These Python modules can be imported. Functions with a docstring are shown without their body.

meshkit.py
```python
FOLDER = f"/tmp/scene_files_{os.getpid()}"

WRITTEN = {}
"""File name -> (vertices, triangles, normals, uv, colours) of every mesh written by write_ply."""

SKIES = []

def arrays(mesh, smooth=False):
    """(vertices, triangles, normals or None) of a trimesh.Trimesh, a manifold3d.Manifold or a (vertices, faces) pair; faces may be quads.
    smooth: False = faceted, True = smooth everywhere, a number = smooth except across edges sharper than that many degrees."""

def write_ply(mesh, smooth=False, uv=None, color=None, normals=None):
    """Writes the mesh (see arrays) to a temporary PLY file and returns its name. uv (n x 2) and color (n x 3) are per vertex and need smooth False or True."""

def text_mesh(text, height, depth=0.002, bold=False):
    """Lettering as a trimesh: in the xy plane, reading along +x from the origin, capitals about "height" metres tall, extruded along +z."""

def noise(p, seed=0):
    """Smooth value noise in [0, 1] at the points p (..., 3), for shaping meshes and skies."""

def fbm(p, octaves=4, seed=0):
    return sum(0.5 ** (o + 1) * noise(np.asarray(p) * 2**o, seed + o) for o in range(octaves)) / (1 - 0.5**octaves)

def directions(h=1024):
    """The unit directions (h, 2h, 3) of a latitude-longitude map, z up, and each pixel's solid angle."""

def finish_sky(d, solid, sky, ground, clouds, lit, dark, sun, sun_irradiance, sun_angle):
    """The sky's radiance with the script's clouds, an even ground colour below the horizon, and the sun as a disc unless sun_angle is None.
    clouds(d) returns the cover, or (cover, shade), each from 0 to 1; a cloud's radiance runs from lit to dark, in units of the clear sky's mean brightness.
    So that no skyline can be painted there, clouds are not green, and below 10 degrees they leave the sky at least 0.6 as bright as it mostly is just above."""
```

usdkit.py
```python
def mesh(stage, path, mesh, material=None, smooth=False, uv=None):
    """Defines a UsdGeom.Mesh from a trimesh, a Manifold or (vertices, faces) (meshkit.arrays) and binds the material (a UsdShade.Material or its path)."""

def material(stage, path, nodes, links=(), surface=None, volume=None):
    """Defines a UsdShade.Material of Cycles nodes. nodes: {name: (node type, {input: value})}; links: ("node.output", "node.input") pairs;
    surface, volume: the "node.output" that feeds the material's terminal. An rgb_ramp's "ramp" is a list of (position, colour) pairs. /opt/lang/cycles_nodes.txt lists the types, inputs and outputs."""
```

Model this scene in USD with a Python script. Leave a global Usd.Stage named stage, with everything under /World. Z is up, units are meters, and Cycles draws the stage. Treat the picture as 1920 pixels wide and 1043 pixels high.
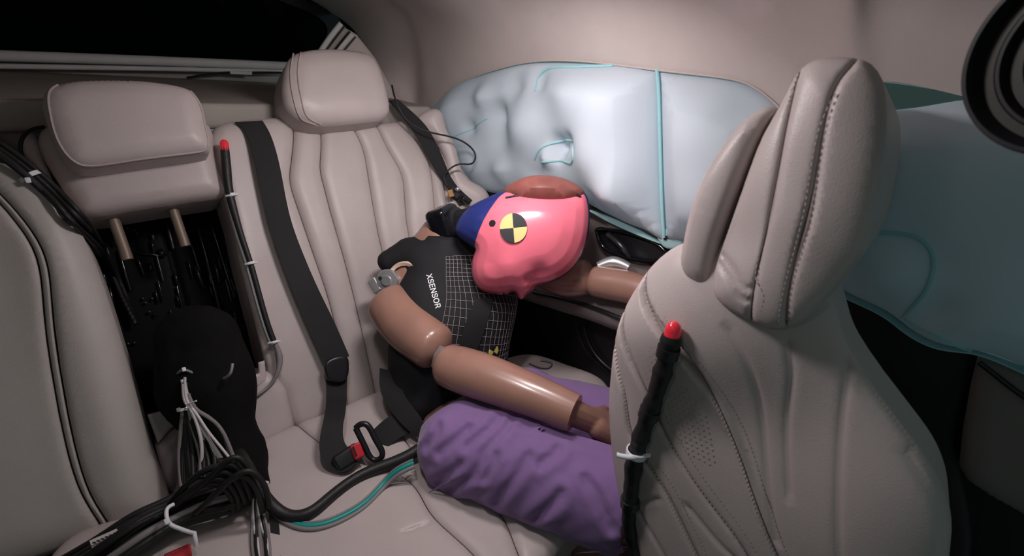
import math, random
import numpy as np, trimesh, manifold3d, usdkit, meshkit
from scipy.spatial import Delaunay, cKDTree
from scipy.interpolate import CubicSpline
from shapely.geometry import Polygon, LineString, Point, MultiPoint
from shapely.ops import split as shp_split
import shapely
from pxr import Usd, UsdGeom, UsdLux, UsdShade, Gf, Sdf

random.seed(4); rng = np.random.default_rng(4)
stage = Usd.Stage.CreateInMemory()
UsdGeom.SetStageUpAxis(stage, UsdGeom.Tokens.z); UsdGeom.SetStageMetersPerUnit(stage, 1.0)
UsdGeom.Xform.Define(stage, '/World'); UsdGeom.Scope.Define(stage, '/World/Looks')

# ------------------------------------------------------------------ camera, light, exposure
F, CX, CY = 850.0, 960.0, 521.5            # focal length in pixels of the 1920 x 1043 frame
def basis(yaw, pitch, roll):
    y, p, r = map(math.radians, (yaw, pitch, roll))
    fw = np.array([math.sin(y) * math.cos(p), math.cos(y) * math.cos(p), -math.sin(p)])
    rt = np.array([math.cos(y), -math.sin(y), 0]); up = np.cross(rt, fw)
    return fw, rt * math.cos(r) + up * math.sin(r), -rt * math.sin(r) + up * math.cos(r)
FW, RT, UP = basis(44, 25.1, 5.5)
C = np.array([-.10, -.79, 1.10])
cam = UsdGeom.Camera.Define(stage, '/World/camera')
cam.CreateHorizontalApertureAttr(36.0); cam.CreateVerticalApertureAttr(36.0 * 1043 / 1920)
cam.CreateFocalLengthAttr(36.0 * F / 1920); cam.CreateClippingRangeAttr(Gf.Vec2f(.02, 50))
cam.CreateExposureAttr(0.0); cam.CreateFStopAttr(6.3); cam.CreateFocusDistanceAttr(.85)
cam.AddTransformOp().Set(Gf.Matrix4d(*[float(v) for r in (np.r_[RT, 0], np.r_[UP, 0], np.r_[-FW, 0], np.r_[C, 1]) for v in r]))

def aim(xf, pos, target):
    z = np.asarray(pos, float) - np.asarray(target, float); z /= np.linalg.norm(z)
    x = np.cross([0, 0, 1], z); x /= np.linalg.norm(x); y = np.cross(z, x)
    xf.AddTransformOp().Set(Gf.Matrix4d(*[float(v) for r in (np.r_[x, 0], np.r_[y, 0], np.r_[z, 0], np.r_[np.asarray(pos, float), 1]) for v in r]))
def rect_light(name, pos, target, w, h, inten, color):
    l = UsdLux.RectLight.Define(stage, '/World/' + name)
    l.CreateWidthAttr(w); l.CreateHeightAttr(h); l.CreateIntensityAttr(inten); l.CreateColorAttr(Gf.Vec3f(*color))
    aim(l, pos, target)
# the on-board lamp on the roof between the front seats, and the cool hall light outside the left windows
rect_light('cabin_lamp', (.31, -.30, 1.205), (.42, .05, .6), .14, .07, 78.0, (1.0, .925, .935))
rect_light('seat_lamp', (.06, -.34, 1.205), (.42, -.62, .78), .10, .06, 82.0, (1.0, .93, .95))
rect_light('camera_lamp', (-.22, -.66, 1.17), (.30, .0, .72), .07, .05, 11.0, (1.0, .95, .95))
rect_light('hall_lamp', (1.9, .1, 1.6), (.7, -.1, .95), .9, .6, 5.0, (.72, .96, 1.0))
dome = UsdLux.DomeLight.Define(stage, '/World/hall_dome'); dome.CreateIntensityAttr(.036); dome.CreateColorAttr(Gf.Vec3f(.68, .95, .93))

# ------------------------------------------------------------------ pixel geometry helpers
def ray(x, y): return FW + RT * (x - CX) / F - UP * (y - CY) / F
def P(x, y, d): return C + ray(x, y) * d
def proj(p):
    d = np.asarray(p, float) - C; z = d @ FW
    return CX + F * (d @ RT) / z, CY - F * (d @ UP) / z, z
class Plane:
    """A plane in the car with its own axes u, v and normal n (towards the cabin)."""
    def __init__(s, p0, n):
        s.n = np.asarray(n, float) / np.linalg.norm(n); s.p0 = np.asarray(p0, float)
        a = np.array([0, 0, 1.0]) if abs(s.n[2]) < .9 else np.array([0, 1.0, 0])
        s.v = a - s.n * (a @ s.n); s.v /= np.linalg.norm(s.v); s.u = np.cross(s.v, s.n)
    def off(s, d): return Plane(s.p0 + s.n * d, s.n)
    def hit(s, x, y):
        r = ray(x, y); return C + r * ((s.p0 - C) @ s.n) / (r @ s.n)
    def uv(s, pts): q = np.array([s.hit(x, y) for x, y in pts]) - s.p0; return np.stack([q @ s.u, q @ s.v], 1)
    def xyz(s, uv, h=0): uv = np.asarray(uv, float); return s.p0 + uv[:, :1] * s.u + uv[:, 1:2] * s.v + np.reshape(h, (-1, 1)) * s.n
T28 = math.radians(28)
SB = Plane((0, 0, .42), (0, -math.cos(T28), math.sin(T28)))     # rear backrests
CU = Plane((0, 0, .42), (0, .06, 1))                             # rear cushion
DOOR = Plane((.70, 0, 0), (-1, 0, 0))                            # left side of the cabin
def spline(pts, n, closed=False):
    p = np.asarray(pts, float)
    if closed: p = np.vstack([p, p[:1]])
    t = np.r_[0, np.cumsum(np.maximum(np.linalg.norm(np.diff(p, axis=0), axis=1), 1e-9) ** .5)]
    if len(p) == 2: return p[0] + np.linspace(0, 1, n)[:, None] * (p[1] - p[0])
    cs = CubicSpline(t, p, bc_type='periodic' if closed else 'natural')
    q = cs(np.linspace(0, t[-1], n + closed))
    return q[:-1] if closed else q
def smooth_outline(pts, k=10): return spline(pts, len(pts) * k, closed=True)

# ------------------------------------------------------------------ mesh builders
def pad_poly(pl, poly, T, R, depth, g=.008, hfun=None, grooves=(), gw=.006, gd=.004, back_round=False, base=None, inflate=False):
    """An upholstered panel: POLY (shapely, in the plane's axes) domed by T within R of its edge, grooves pressed in, with DEPTH behind."""
    poly = poly.simplify(g * .04)
    if poly.geom_type != 'Polygon': poly = max(poly.geoms, key=lambda q: q.area)
    L = poly.exterior.length; nb = max(int(L / g), 12)
    bd = np.array([poly.exterior.interpolate(i / nb, normalized=True).coords[0] for i in range(nb)])
    pts = [bd]; tree_pts = [bd]
    for fr in (.05, .18, .4, .7):
        q = poly.buffer(-R * fr)
        for gg in getattr(q, 'geoms', [q]):
            if gg.is_empty or gg.exterior.length < 3 * g: continue
            m = max(int(gg.exterior.length / g), 6)
            pts.append(np.array([gg.exterior.interpolate(i / m, normalized=True).coords[0] for i in range(m)]))
    x0, y0, x1, y1 = poly.bounds
    gx, gy = np.meshgrid(np.arange(x0, x1, g), np.arange(y0, y1, g * .87)); gx[1::2] += g / 2
    gp = np.stack([gx.ravel(), gy.ravel()], 1)
    inner = poly.buffer(-R * .8)
    if not inner.is_empty:
        gp = gp[shapely.contains_xy(inner, gp[:, 0], gp[:, 1])]
        for l in grooves: gp = gp[shapely.distance(l, shapely.points(gp)) > gw * 1.3]
        pts.append(gp)
    for l in grooves:
        for o in (-gw, -gw * .5, 0, gw * .5, gw):
            q = l if o == 0 else l.parallel_offset(abs(o), 'left' if o > 0 else 'right')
            if q.is_empty: continue
            for gg in getattr(q, 'geoms', [q]):
                m = max(int(gg.length / g), 3)
                e = np.array([gg.interpolate(i / m, normalized=True).coords[0] for i in range(m + 1)])
                pts.append(e[shapely.contains_xy(poly.buffer(-R * .1), e[:, 0], e[:, 1])])
    V = np.vstack([p for p in pts if len(p)])
    key = np.unique(np.round(V / (g * .12)).astype(int), axis=0, return_index=True)[1]
    keep = np.union1d(np.arange(nb), key); V = V[np.sort(keep)]
    tri = Delaunay(V).simplices
    cen = V[tri].mean(1)
    tri = tri[shapely.contains_xy(poly.buffer(1e-6), cen[:, 0], cen[:, 1])]
    a = V[tri]; cr = (a[:, 1, 0] - a[:, 0, 0]) * (a[:, 2, 1] - a[:, 0, 1]) - (a[:, 1, 1] - a[:, 0, 1]) * (a[:, 2, 0] - a[:, 0, 0])
    tri = tri[np.abs(cr) > 1e-12]; cr = cr[np.abs(cr) > 1e-12]; tri[cr < 0] = tri[cr < 0][:, ::-1]
    d = shapely.distance(poly.exterior, shapely.points(V))
    x = np.clip(d / R, 0, 1); dome = T * np.sqrt(np.maximum(0, 1 - (1 - x) ** 2))
    if inflate:    # the shape a skin takes over a soft filling: smooth, highest in the middle
        from scipy.sparse import coo_matrix; from scipy.sparse.linalg import spsolve
        a3 = V[tri]; I, J, W = [], [], []
        for k in range(3):
            p_, q_, r_ = a3[:, k], a3[:, (k + 1) % 3], a3[:, (k + 2) % 3]; e1, e2 = q_ - p_, r_ - p_
            w_ = .5 * (e1 * e2).sum(1) / np.maximum(np.abs(e1[:, 0] * e2[:, 1] - e1[:, 1] * e2[:, 0]), 1e-12)
            i_, j_ = tri[:, (k + 1) % 3], tri[:, (k + 2) % 3]; w_ = np.maximum(w_, 1e-4); I += [i_, j_, i_, j_]; J += [j_, i_, i_, j_]; W += [-w_, -w_, w_, w_]
        Lm = coo_matrix((np.concatenate(W), (np.concatenate(I), np.concatenate(J))), shape=(len(V), len(V))).tocsr()
        ar = np.zeros(len(V)); np.add.at(ar, tri.ravel(), np.repeat(np.abs(cr) / 6, 3)); fr_ = np.setdiff1d(np.unique(tri), np.arange(nb))
        phi = np.zeros(len(V)); phi[fr_] = spsolve(Lm[fr_][:, fr_].tocsc(), ar[fr_]); dome = T * np.sqrt(np.maximum(phi, 0) / phi.max())
    h = dome.copy()
    if base is not None: h = h + base(V)
    if hfun is not None: h = h + hfun(V, d) * np.minimum(1, x * 1.5)
    for l in grooves: h = h - gd * np.exp(-(shapely.distance(l, shapely.points(V)) / (gw * .5)) ** 2) * np.minimum(1, x * 2)
    top = pl.xyz(V, h)
    b0 = base(V) if base is not None else np.zeros(len(V))
    bk = b0 - depth - (dome * (depth / max(T, 1e-6) * .0 + 1) if back_round else 0)
    bot = pl.xyz(V, bk)
    n = len(V); ed = np.arange(nb); nx = np.roll(ed, -1)
    w0 = top[:nb]; w1 = bot[:nb]
    ws = np.vstack([w0, w1]) ; wf = np.vstack([np.stack([ed + nb, nx + nb, nx], 1), np.stack([ed + nb, nx, ed], 1)])
    vv = np.vstack([top, bot, ws]); ff = np.vstack([tri, tri[:, ::-1] + n, wf + 2 * n])
    m = trimesh.Trimesh(vv, ff, process=False); m.merge_vertices(); m.fix_normals() if False else None
    return m
def pad(pl, outline, T, R, depth, splits=(), smooth=True, k=6, gap=.0008, grooves=(), outer=None, **kw):
    """pad_poly for a pixel outline on a plane, cut into panels along the SPLITS polylines."""
    o = pl.uv(outline); o = smooth_outline(o, k) if smooth else o
    poly = Polygon(o).buffer(0)
    if poly.geom_type != 'Polygon': poly = max(poly.geoms, key=lambda q: q.area)
    pieces = [poly]
    if outer:      # the whole cushion's dome, under the small rounding of each panel
        b0 = kw.pop('base', None); ring = poly.exterior
        def whole(V):
            x = np.clip(shapely.distance(ring, shapely.points(V)) / outer[1], 0, 1); h = outer[0] * np.sqrt(np.maximum(0, 1 - (1 - x) ** 2)); return h + (b0(V) if b0 else 0)
        kw['base'] = whole
    for s in splits:
        l = LineString(spline(pl.uv(s), 40)); nxt = []
        for q in pieces: nxt += [g for g in shp_split(q, l).geoms]
        pieces = nxt
    if splits: pieces = [q.buffer(-gap) for q in pieces]
    gl = [LineString(spline(pl.uv(s), 40)) for s in grooves]
    out = []
    for q in pieces:
        if q.geom_type != 'Polygon': q = max(q.geoms, key=lambda z: z.area)
        kw_ = dict(kw); kw_['g'] = min(kw.get('g', .008), max(.0025, .7 * q.area / q.exterior.length)) if splits else kw.get('g', .008)
        if q.area > 4e-5: out.append(pad_poly(pl, q, T, R, depth, grooves=[l for l in gl if l.intersects(q)], **kw_))
    return out if splits else out[0]
def bumps(pl, items):
    """hfun: a sum of gaussian bumps, items (px, py, radius in m, height in m)."""
    c = pl.uv([(i[0], i[1]) for i in items]); r = np.array([i[2] for i in items]); a = np.array([i[3] for i in items])
    return lambda V, d=None: (a * np.exp(-((V[:, None] - c[None]) ** 2).sum(-1) / r ** 2)).sum(1)
def tube(pts, r, seg=10, n=None, cap=True):
    p = np.asarray(pts, float); n = n or max(len(p) * 6, 8); q = spline(p, n)
    rr = np.interp(np.linspace(0, 1, n), np.linspace(0, 1, np.size(r)), np.atleast_1d(r).astype(float)) if np.size(r) > 1 else np.full(n, float(r))
    t = np.gradient(q, axis=0); t /= np.linalg.norm(t, axis=1, keepdims=True)
    a = np.array([0, 0, 1.0]) if abs(t[0][2]) < .9 else np.array([1.0, 0, 0]); fr = []
    for i in range(n):
        a = a - t[i] * (a @ t[i]); a /= np.linalg.norm(a); fr.append(a)
    fr = np.array(fr); b = np.cross(t, fr); th = np.linspace(0, 2 * np.pi, seg, endpoint=False)
    v = (q[:, None] + rr[:, None, None] * (np.cos(th)[None, :, None] * fr[:, None] + np.sin(th)[None, :, None] * b[:, None])).reshape(-1, 3)
    i, j = np.meshgrid(np.arange(n - 1), np.arange(seg), indexing='ij'); j2 = (j + 1) % seg
    f = np.stack([i * seg + j, i * seg + j2, (i + 1) * seg + j2, (i + 1) * seg + j], -1).reshape(-1, 4)
    f = np.vstack([f[:, [0, 1, 2]], f[:, [0, 2, 3]]])
    if cap:
        v = np.vstack([v, q[0], q[-1]]); k = len(v); jj = np.arange(seg); j2 = (jj + 1) % seg
        f = np.vstack([f, np.stack([np.full(seg, k - 2), j2, jj], 1), np.stack([np.full(seg, k - 1), (n - 1) * seg + jj, (n - 1) * seg + j2], 1)])
    return trimesh.Trimesh(v, f, process=False)
def loft(rings, closed_ends=True):
    R_ = np.asarray(rings, float); n, s = R_.shape[:2]; v = R_.reshape(-1, 3)
    i, j = np.meshgrid(np.arange(n - 1), np.arange(s), indexing='ij'); j2 = (j + 1) % s
    f = np.stack([i * s + j, i * s + j2, (i + 1) * s + j2, (i + 1) * s + j], -1).reshape(-1, 4); f = np.vstack([f[:, [0, 1, 2]], f[:, [0, 2, 3]]])
    if closed_ends:
        v = np.vstack([v, R_[0].mean(0), R_[-1].mean(0)]); k = len(v); jj = np.arange(s); j2 = (jj + 1) % s
        f = np.vstack([f, np.stack([np.full(s, k - 2), j2, jj], 1), np.stack([np.full(s, k - 1), (n - 1) * s + jj, (n - 1) * s + j2], 1)])
    return trimesh.Trimesh(v, f, process=False)
def sheet(grid, thick=.002):
    """A thick skin through a grid of points (rows, columns, 3); the thickness goes away from the camera side."""
    g = np.asarray(grid, float); n, m = g.shape[:2]
    nr = np.cross(np.gradient(g, axis=0), np.gradient(g, axis=1)); nr /= np.maximum(np.linalg.norm(nr, axis=2, keepdims=True), 1e-12)
    if ((g[n // 2, m // 2] - C) @ nr[n // 2, m // 2]) < 0: nr = -nr
    b = g + nr * thick; v = np.vstack([g.reshape(-1, 3), b.reshape(-1, 3)])
    i, j = np.meshgrid(np.arange(n - 1), np.arange(m - 1), indexing='ij')
    q = np.stack([i * m + j, i * m + j + 1, (i + 1) * m + j + 1, (i + 1) * m + j], -1).reshape(-1, 4)
    loop = np.r_[np.arange(m), np.arange(1, n) * m + m - 1, (n - 1) * m + np.arange(m - 2, -1, -1), np.arange(n - 2, 0, -1) * m]; l2 = np.roll(loop, -1)
    N = n * m; w = np.stack([loop, l2, l2 + N, loop + N], 1)
    f = np.vstack([q, q[:, ::-1] + N, w]); f = np.vstack([f[:, [0, 1, 2]], f[:, [0, 2, 3]]])
    t = trimesh.Trimesh(v, f, process=False)
    return t
def ribbon(L, Rr, thick=.0016, n=None, m=5, hump=0):
    """A strap between two edges given as points in space."""
    n = n or max(len(L) * 8, 10); a, b = spline(L, n), spline(Rr, n); t = np.linspace(0, 1, m)[None, :, None]
    return sheet(a[:, None] * (1 - t) + b[:, None] * t, thick)
def strap(L, Rr, **k): return ribbon([P(*p) for p in L], [P(*p) for p in Rr], **k)
def box(c, s, rot=None, r=.0):
    c_, s_ = np.asarray(c, float), np.asarray(s, float) / 2
    if r > 0:
        r = min(r, s_.min() * .95)
        sp = manifold3d.Manifold.sphere(r, 12); parts = []
        for k in np.ndindex(2, 2, 2): parts.append(sp.translate(list((np.array(k) * 2 - 1) * (s_ - r))))
        h = manifold3d.Manifold.batch_hull(parts).to_mesh(); m = trimesh.Trimesh(h.vert_properties[:, :3], h.tri_verts, process=False)
    else: m = trimesh.creation.box(extents=s_ * 2)
    if rot is not None: m.vertices = m.vertices @ np.asarray(rot).T
    m.vertices = m.vertices + c_
    return m
def frame(z, x=None):
    """Rotation whose third column is z (first column near x)."""
    z = np.asarray(z, float) / np.linalg.norm(z); x = np.array([0, 0, 1.0]) if x is None else np.asarray(x, float)
    x = x - z * (x @ z); x /= np.linalg.norm(x); return np.stack([x, np.cross(z, x), z], 1)
def lathe(profile, origin, axis, seg=40):
    """profile: (radius, height) pairs turned about AXIS at ORIGIN."""
    pr = np.asarray(profile, float); R3 = frame(axis); th = np.linspace(0, 2 * np.pi, seg, endpoint=False)
    rings = [[np.asarray(origin) + R3 @ np.array([r * math.cos(t), r * math.sin(t), z]) for t in th] for r, z in pr]
    return loft(rings, pr[0, 0] < 1e-4 and pr[-1, 0] < 1e-4)
def cat(*ms): return trimesh.util.concatenate([m for x in ms for m in (x if isinstance(x, (list, tuple)) else [x])])
def surface_nets(f, lo, hi, h):
    """The zero surface of the field f (negative inside) as a smooth mesh."""
    lo, hi = np.asarray(lo, float), np.asarray(hi, float); n = np.ceil((hi - lo) / h).astype(int) + 1
    ax = [lo[k] + np.arange(n[k]) * h for k in range(3)]; X = np.stack(np.meshgrid(*ax, indexing='ij'), -1); D = f(X.reshape(-1, 3)).reshape(n)
    c = [D[i:n[0] - 1 + i, j:n[1] - 1 + j, k:n[2] - 1 + k] for i, j, k in np.ndindex(2, 2, 2)]; cs = np.stack(c, -1); act = (cs.min(-1) < 0) & (cs.max(-1) >= 0)
    idx = np.full(act.shape, -1); cells = np.argwhere(act); idx[act] = np.arange(len(cells)); corners = np.array(list(np.ndindex(2, 2, 2)), float); vals = cs[act]
    acc = np.zeros((len(cells), 3)); cnt = np.zeros(len(cells))
    for a in range(8):
        for b in range(a + 1, 8):
            if np.abs(corners[a] - corners[b]).sum() != 1: continue
            va, vb = vals[:, a], vals[:, b]; cross = (va < 0) != (vb < 0); t = np.where(cross, va / np.where(cross, va - vb, 1), 0)
            acc += np.where(cross[:, None], corners[a] + t[:, None] * (corners[b] - corners[a]), 0); cnt += cross
    v = lo + (cells + acc / cnt[:, None]) * h; faces = []
    for k in range(3):
        sl0 = [slice(None)] * 3; sl1 = [slice(None)] * 3; sl0[k] = slice(0, -1); sl1[k] = slice(1, None)
        s0, s1 = D[tuple(sl0)] < 0, D[tuple(sl1)] < 0; e = np.argwhere(s0 != s1); o1, o2 = (k + 1) % 3, (k + 2) % 3
        e = e[(e[:, o1] > 0) & (e[:, o2] > 0) & (e[:, o1] < n[o1] - 1) & (e[:, o2] < n[o2] - 1)]
        def at(d1, d2): q = e.copy(); q[:, o1] -= d1; q[:, o2] -= d2; return idx[q[:, 0], q[:, 1], q[:, 2]]
        quad = np.stack([at(1, 1), at(0, 1), at(0, 0), at(1, 0)], 1); flip = ~s0[tuple(e.T)]
        quad[flip] = quad[flip][:, ::-1]; faces.append(quad)
    q = np.vstack(faces); q = q[(q >= 0).all(1)]
    return trimesh.Trimesh(v, np.vstack([q[:, [0, 1, 2]], q[:, [0, 2, 3]]]), process=False)
def capsule_d(X, a, b, ra, rb):
    a, b = np.asarray(a, float), np.asarray(b, float); d = b - a; t = np.clip((X - a) @ d / (d @ d), 0, 1)
    return np.linalg.norm(X - a - t[:, None] * d, axis=1) - (ra + (rb - ra) * t)
def ell_d(X, c, r, R3=np.eye(3)):
    q = ((X - np.asarray(c)) @ R3) / np.asarray(r); k = np.linalg.norm(q, axis=1); return (k - 1) * min(r)
def smin(a, b, k=.02):
    h = np.clip(.5 + .5 * (b - a) / k, 0, 1); return b + (a - b) * h - k * h * (1 - h)

# ------------------------------------------------------------------ naming
used = {}
def numbered(path):
    k = used.get(path, 0); used[path] = k + 1
    return path if k == 0 else f'{path}_{k:03d}'
def tag(p, label=None, cat_=None, group=None, kind=None):
    for k, v in (('label', label), ('category', cat_), ('group', group), ('kind', kind)):
        if v: p.SetCustomDataByKey(k, v)
    return p
def thing(name, label, cat_, loc=(0, 0, 0), group=None, kind=None):
    x = UsdGeom.Xform.Define(stage, numbered('/World/' + name)); x.AddTranslateOp().Set(Gf.Vec3d(*map(float, loc)))
    return tag(x.GetPrim(), label, cat_, group, kind)
def origin(prim):
    t = np.zeros(3)
    while prim and prim.GetPath() != Sdf.Path('/World') and prim.IsValid():
        a = prim.GetAttribute('xformOp:translate')
        if a and a.Get() is not None: t += np.array(a.Get())
        prim = prim.GetParent()
        if not prim or prim.IsPseudoRoot(): break
    return t
def obj(name, mesh, mat, parent=None, smooth=45, label=None, uv=None, kind=None):
    base = (parent.GetPath().pathString if parent else '/World') + '/' + name
    m = mesh.copy()
    if parent: m.vertices = m.vertices - origin(parent)
    p = usdkit.mesh(stage, numbered(base), m, M[mat] if isinstance(mat, str) else mat, smooth=smooth, uv=uv).GetPrim()
    return tag(p, label, kind=kind)
def struct(name, mesh, mat, smooth=45): p = obj(name, mesh, mat, None, smooth); p.SetCustomDataByKey('kind', 'structure'); return p
def single(name, mesh, mat, label, cat_, group=None, smooth=45, kind=None): return tag(obj(name, mesh, mat, None, smooth), label, cat_, group, kind)

# ------------------------------------------------------------------ materials
M = {}
def mat(name, color, rough=.5, spec=.5, bump=None, vary=0.06, scale=14, metal=0, coat=0, sheen=0, trans=None, extra=None):
    dark = [c * (1 - vary) for c in color]; light = [min(1, c * (1 + vary)) for c in color]
    nodes = {'tc': ('texture_coordinate', {}), 'n': ('noise_texture', {'scale': scale, 'detail': 4.0}),
             'r': ('rgb_ramp', {'ramp': [(.3, dark), (.7, light)]}),
             'p': ('principled_bsdf', {'roughness': rough, 'metallic': metal, 'specular_ior_level': spec, 'coat_weight': coat, 'coat_roughness': .12, 'sheen_weight': sheen})}
    links = [('tc.object', 'n.vector'), ('n.fac', 'r.fac'), ('r.color', 'p.base_color')]
    surf = 'p.BSDF'
    if bump:
        kind, sc, st = bump
        nodes['b'] = ('bump', {'strength': st, 'distance': .001})
        if kind == 'voronoi': nodes['t'] = ('voronoi_texture', {'scale': sc, 'feature': 'f1'}); links += [('tc.object', 't.vector'), ('t.distance', 'b.height')]
        elif kind == 'weave':
            nodes['t'] = ('wave_texture', {'scale': sc, 'bands_direction': 'diagonal'}); links += [('tc.object', 't.vector'), ('t.fac', 'b.height')]
        else: nodes['t'] = ('noise_texture', {'scale': sc, 'detail': 3.0}); links += [('tc.object', 't.vector'), ('t.fac', 'b.height')]
        links += [('b.normal', 'p.normal')]
    if trans:
        nodes['tl'] = ('translucent_bsdf', {'color': trans[0]}); nodes['mx'] = ('mix_closure', {'fac': trans[1]})
        links += [('p.BSDF', 'mx.closure1'), ('tl.BSDF', 'mx.closure2')]; surf = 'mx.closure'
    M[name] = usdkit.material(stage, '/World/Looks/' + name, nodes, links, surface=surf)
LEA = (.49, .425, .408)
mat('leather', LEA, .42, .45, ('voronoi', 700, .12), .04)
mat('leather_grey', (.47, .43, .40), .45, .4, ('voronoi', 700, .12), .04)
mat('leather_seam', (.42, .35, .33), .5, .4)
mat('headliner', (.57, .495, .468), .95, .15, ('noise', 900, .3), .03)
mat('trim_light', (.62, .63, .61), .6, .3)
mat('shelf_cloth', (.36, .33, .30), .95, .1, ('noise', 800, .3), .05)
mat('airbag', (.70, .76, .83), .8, .2, ('weave', 500, .05), .03, 6, trans=((.66, .84, .86), .26))
mat('airbag_hem', (.58, .83, .86), .8, .2, ('weave', 500, .1), .04, 6, trans=((.45, .9, .9), .4))
mat('black_cloth', (.005, .005, .005), .95, .15, ('noise', 300, .4), .2, )
mat('black_plastic', (.012, .012, .014), .35, .5)
mat('black_gloss', (.006, .006, .009), .16, .5)
mat('black_panel', (.003, .003, .004), .55, .10)
mat('carpet', (.008, .008, .008), 1, .05, ('noise', 500, .5), .2)
mat('webbing', (.018, .018, .019), .7, .3, ('weave', 700, .3), .1)
mat('cable_black', (.014, .013, .013), .5, .4, ('noise', 250, .4), .2)
mat('cable_grey', (.22, .20, .20), .5, .4)
mat('cable_white', (.62, .58, .58), .45, .4)
mat('cable_teal', (.01, .30, .27), .4, .5)
mat('tie_white', (.75, .75, .78), .4, .5)
mat('vest_black', (.016, .016, .018), .75, .25, ('noise', 500, .3), .15)
mat('skin_brown', (.33, .180, .135), .30, .5, ('noise', 40, .06), .07, 20, coat=.25)
mat('skin_dark', (.25, .135, .10), .45, .4, None, .15, 30)
mat('pink', (.88, .19, .26), .28, .5, ('noise', 45, .18), .04, 25, coat=.35)
mat('blue_paint', (.02, .032, .17), .4, .4, ('noise', 80, .2), .12)
mat('cap_brown', (.26, .085, .07), .5, .4, ('noise', 60, .2), .25, 18)
mat('purple', (.225, .135, .305), .9, .1, ('weave', 900, .12), .05, 12, sheen=.25)
mat('red', (.55, .02, .03), .35, .5)
mat('metal', (.60, .60, .61), .35, .5, metal=.75)
mat('bronze_post', (.22, .17, .13), .5, .5, metal=.3)
mat('dark_metal', (.08, .08, .09), .35, .5, metal=.8)
mat('yellow', (.80, .60, .22), .5, .4)
mat('yellow_bright', (.75, .68, .16), .5, .4)
mat('black_print', (.012, .012, .014), .45, .4)
mat('white_print', (.75, .75, .77), .6, .3)
mat('grid_print', (.24, .21, .22), .7, .3)
mat('cream', (.72, .55, .42), .6, .3)
mat('door_grey', (.23, .20, .19), .7, .3, ('voronoi', 600, .15), .05)
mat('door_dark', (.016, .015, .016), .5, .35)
mat('orange_tag', (.45, .24, .10), .6, .3)
mat('lens_glass', (.012, .016, .016), .05, .8, None, .1)
mat('lens_body', (.006, .006, .008), .5, .3)
mat('lens_ring', (.03, .03, .024), .5, .3)
# tinted rear window
M['side_glass'] = usdkit.material(stage, '/World/Looks/side_glass', {'t': ('transparent_bsdf', {'color': (.55, .62, .60)}), 'g': ('glossy_bsdf', {'color': (.8, .9, .9), 'roughness': .05}),
    'f': ('fresnel', {'IOR': 1.2}), 'm': ('mix_closure', {})}, [('f.fac', 'm.fac'), ('t.BSDF', 'm.closure1'), ('g.BSDF', 'm.closure2')], surface='m.closure')
M['tinted'] = usdkit.material(stage, '/World/Looks/tinted', {'t': ('transparent_bsdf', {'color': (.03, .035, .035)}), 'g': ('glossy_bsdf', {'color': (.5, .55, .55), 'roughness': .08}),
    'f': ('fresnel', {'IOR': 1.2}), 'm': ('mix_closure', {})}, [('f.fac', 'm.fac'), ('t.BSDF', 'm.closure1'), ('g.BSDF', 'm.closure2')], surface='m.closure')
# glowing red lamp tips
M['red_lamp'] = usdkit.material(stage, '/World/Looks/red_lamp', {'p': ('principled_bsdf', {'base_color': (.75, .03, .05), 'roughness': .2, 'emission_color': (1, .05, .08), 'emission_strength': .08})}, [], surface='p.BSDF')

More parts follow.
